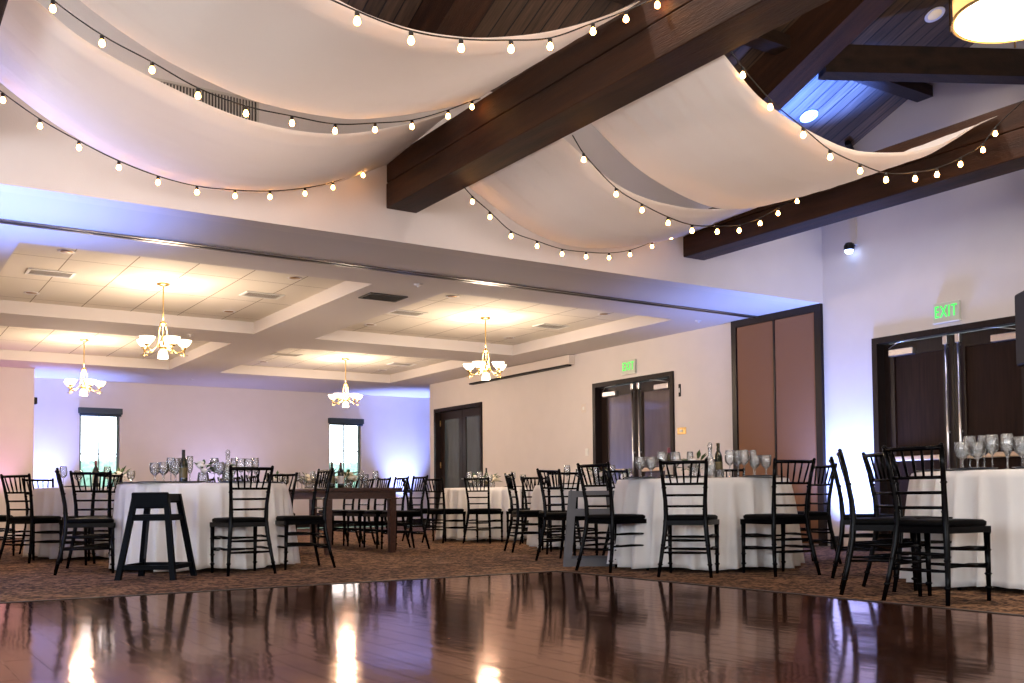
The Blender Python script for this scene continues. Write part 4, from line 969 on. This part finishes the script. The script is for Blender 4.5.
t = thing('added_wash_light', 'added unseen blue wash light on the right timber beam, aimed at the roof planks', 'wash light', (7.86, 7.2, 3.722))  # hidden lamp added to turn the roof planks blue
bm = bm_new(); box(bm, -.05, -.12, 0, .05, .12, .05); obj('wash_housing', bm, 'black', t, bev=.006)
bm = bm_new(); box(bm, -.04, -.11, .05, .04, .11, .054); obj('lens', bm, 'ledlens', t)
lt = bpy.data.lights.new('wash_beam', 'SPOT'); lt.energy = 7500; lt.color = (.06, .18, 1.); lt.spot_size = rad(48); lt.spot_blend = .7; lt.shadow_soft_size = .06
lo = bpy.data.objects.new('wash_beam', lt); C.objects.link(lo); lo.location = (7.95, 7.2, 3.80); lo.rotation_euler = Vector((.95, .1, 1.55)).to_track_quat('-Z', 'Y').to_euler()

uplight(6.4, 20.3, 'added unseen floor uplight tinting the middle of the back wall', 170, 0, .10, 115, (.42, .42, 1.), 1.)  # extra lamp added to tint the back wall lavender
# ------------------------------------------------------------------ fill lamps of the added rear windows, sky
for a, b_ in RW:
    lt = bpy.data.lights.new('window_fill_light', 'AREA'); lt.shape = 'RECTANGLE'; lt.size = b_ - a - .1; lt.size_y = 1.9; lt.energy = 90; lt.color = (1, .74, .58)
    lo = bpy.data.objects.new('window_fill_light', lt); C.objects.link(lo); lo.location = ((a + b_) / 2, -6.25, 1.9); lo.rotation_euler = (PI / 2, 0, 0)
w = bpy.data.worlds.new('sky'); bpy.context.scene.world = w; w.use_nodes = True
bg = w.node_tree.nodes['Background']; bg.inputs[0].default_value = (.80, .92, 1, 1); bg.inputs[1].default_value = 7.5

# ------------------------------------------------------------------ camera
F_, YAW, PIT, ROL, CY_ = 1012.2, .57778, .04031, -.008719, 456.92
f = Vector((math.sin(YAW) * math.cos(PIT), math.cos(YAW) * math.cos(PIT), math.sin(PIT)))
rt = Vector((math.cos(YAW), -math.sin(YAW), 0)); up = rt.cross(f)
c, s = math.cos(ROL), math.sin(ROL); R1 = rt * c + up * s; U1 = -rt * s + up * c
cd = bpy.data.cameras.new('camera'); cam = bpy.data.objects.new('camera', cd); C.objects.link(cam)
cam.matrix_world = Matrix(((R1.x, U1.x, -f.x, 0), (R1.y, U1.y, -f.y, 0), (R1.z, U1.z, -f.z, .62), (0, 0, 0, 1)))
cd.sensor_width = 36; cd.lens = F_ / 1024 * 36; cd.shift_y = (CY_ - 341.5) / 1024; cd.clip_start = .05
sc = bpy.context.scene; sc.camera = cam
sc.view_settings.view_transform = 'Standard'; sc.view_settings.look = 'None'; sc.view_settings.gamma = 1; sc.view_settings.exposure = 0
sc.view_settings.use_curve_mapping = False
sc.cycles.use_denoising = True
try: sc.cycles.denoiser = 'OPENIMAGEDENOISE'
except Exception: pass
sc.cycles.max_bounces = 8; sc.cycles.diffuse_bounces = 4; sc.cycles.glossy_bounces = 4; sc.cycles.transmission_bounces = 8; sc.cycles.transparent_max_bounces = 24
sc.cycles.sample_clamp_indirect = 6; sc.cycles.caustics_reflective = False; sc.cycles.caustics_refractive = False
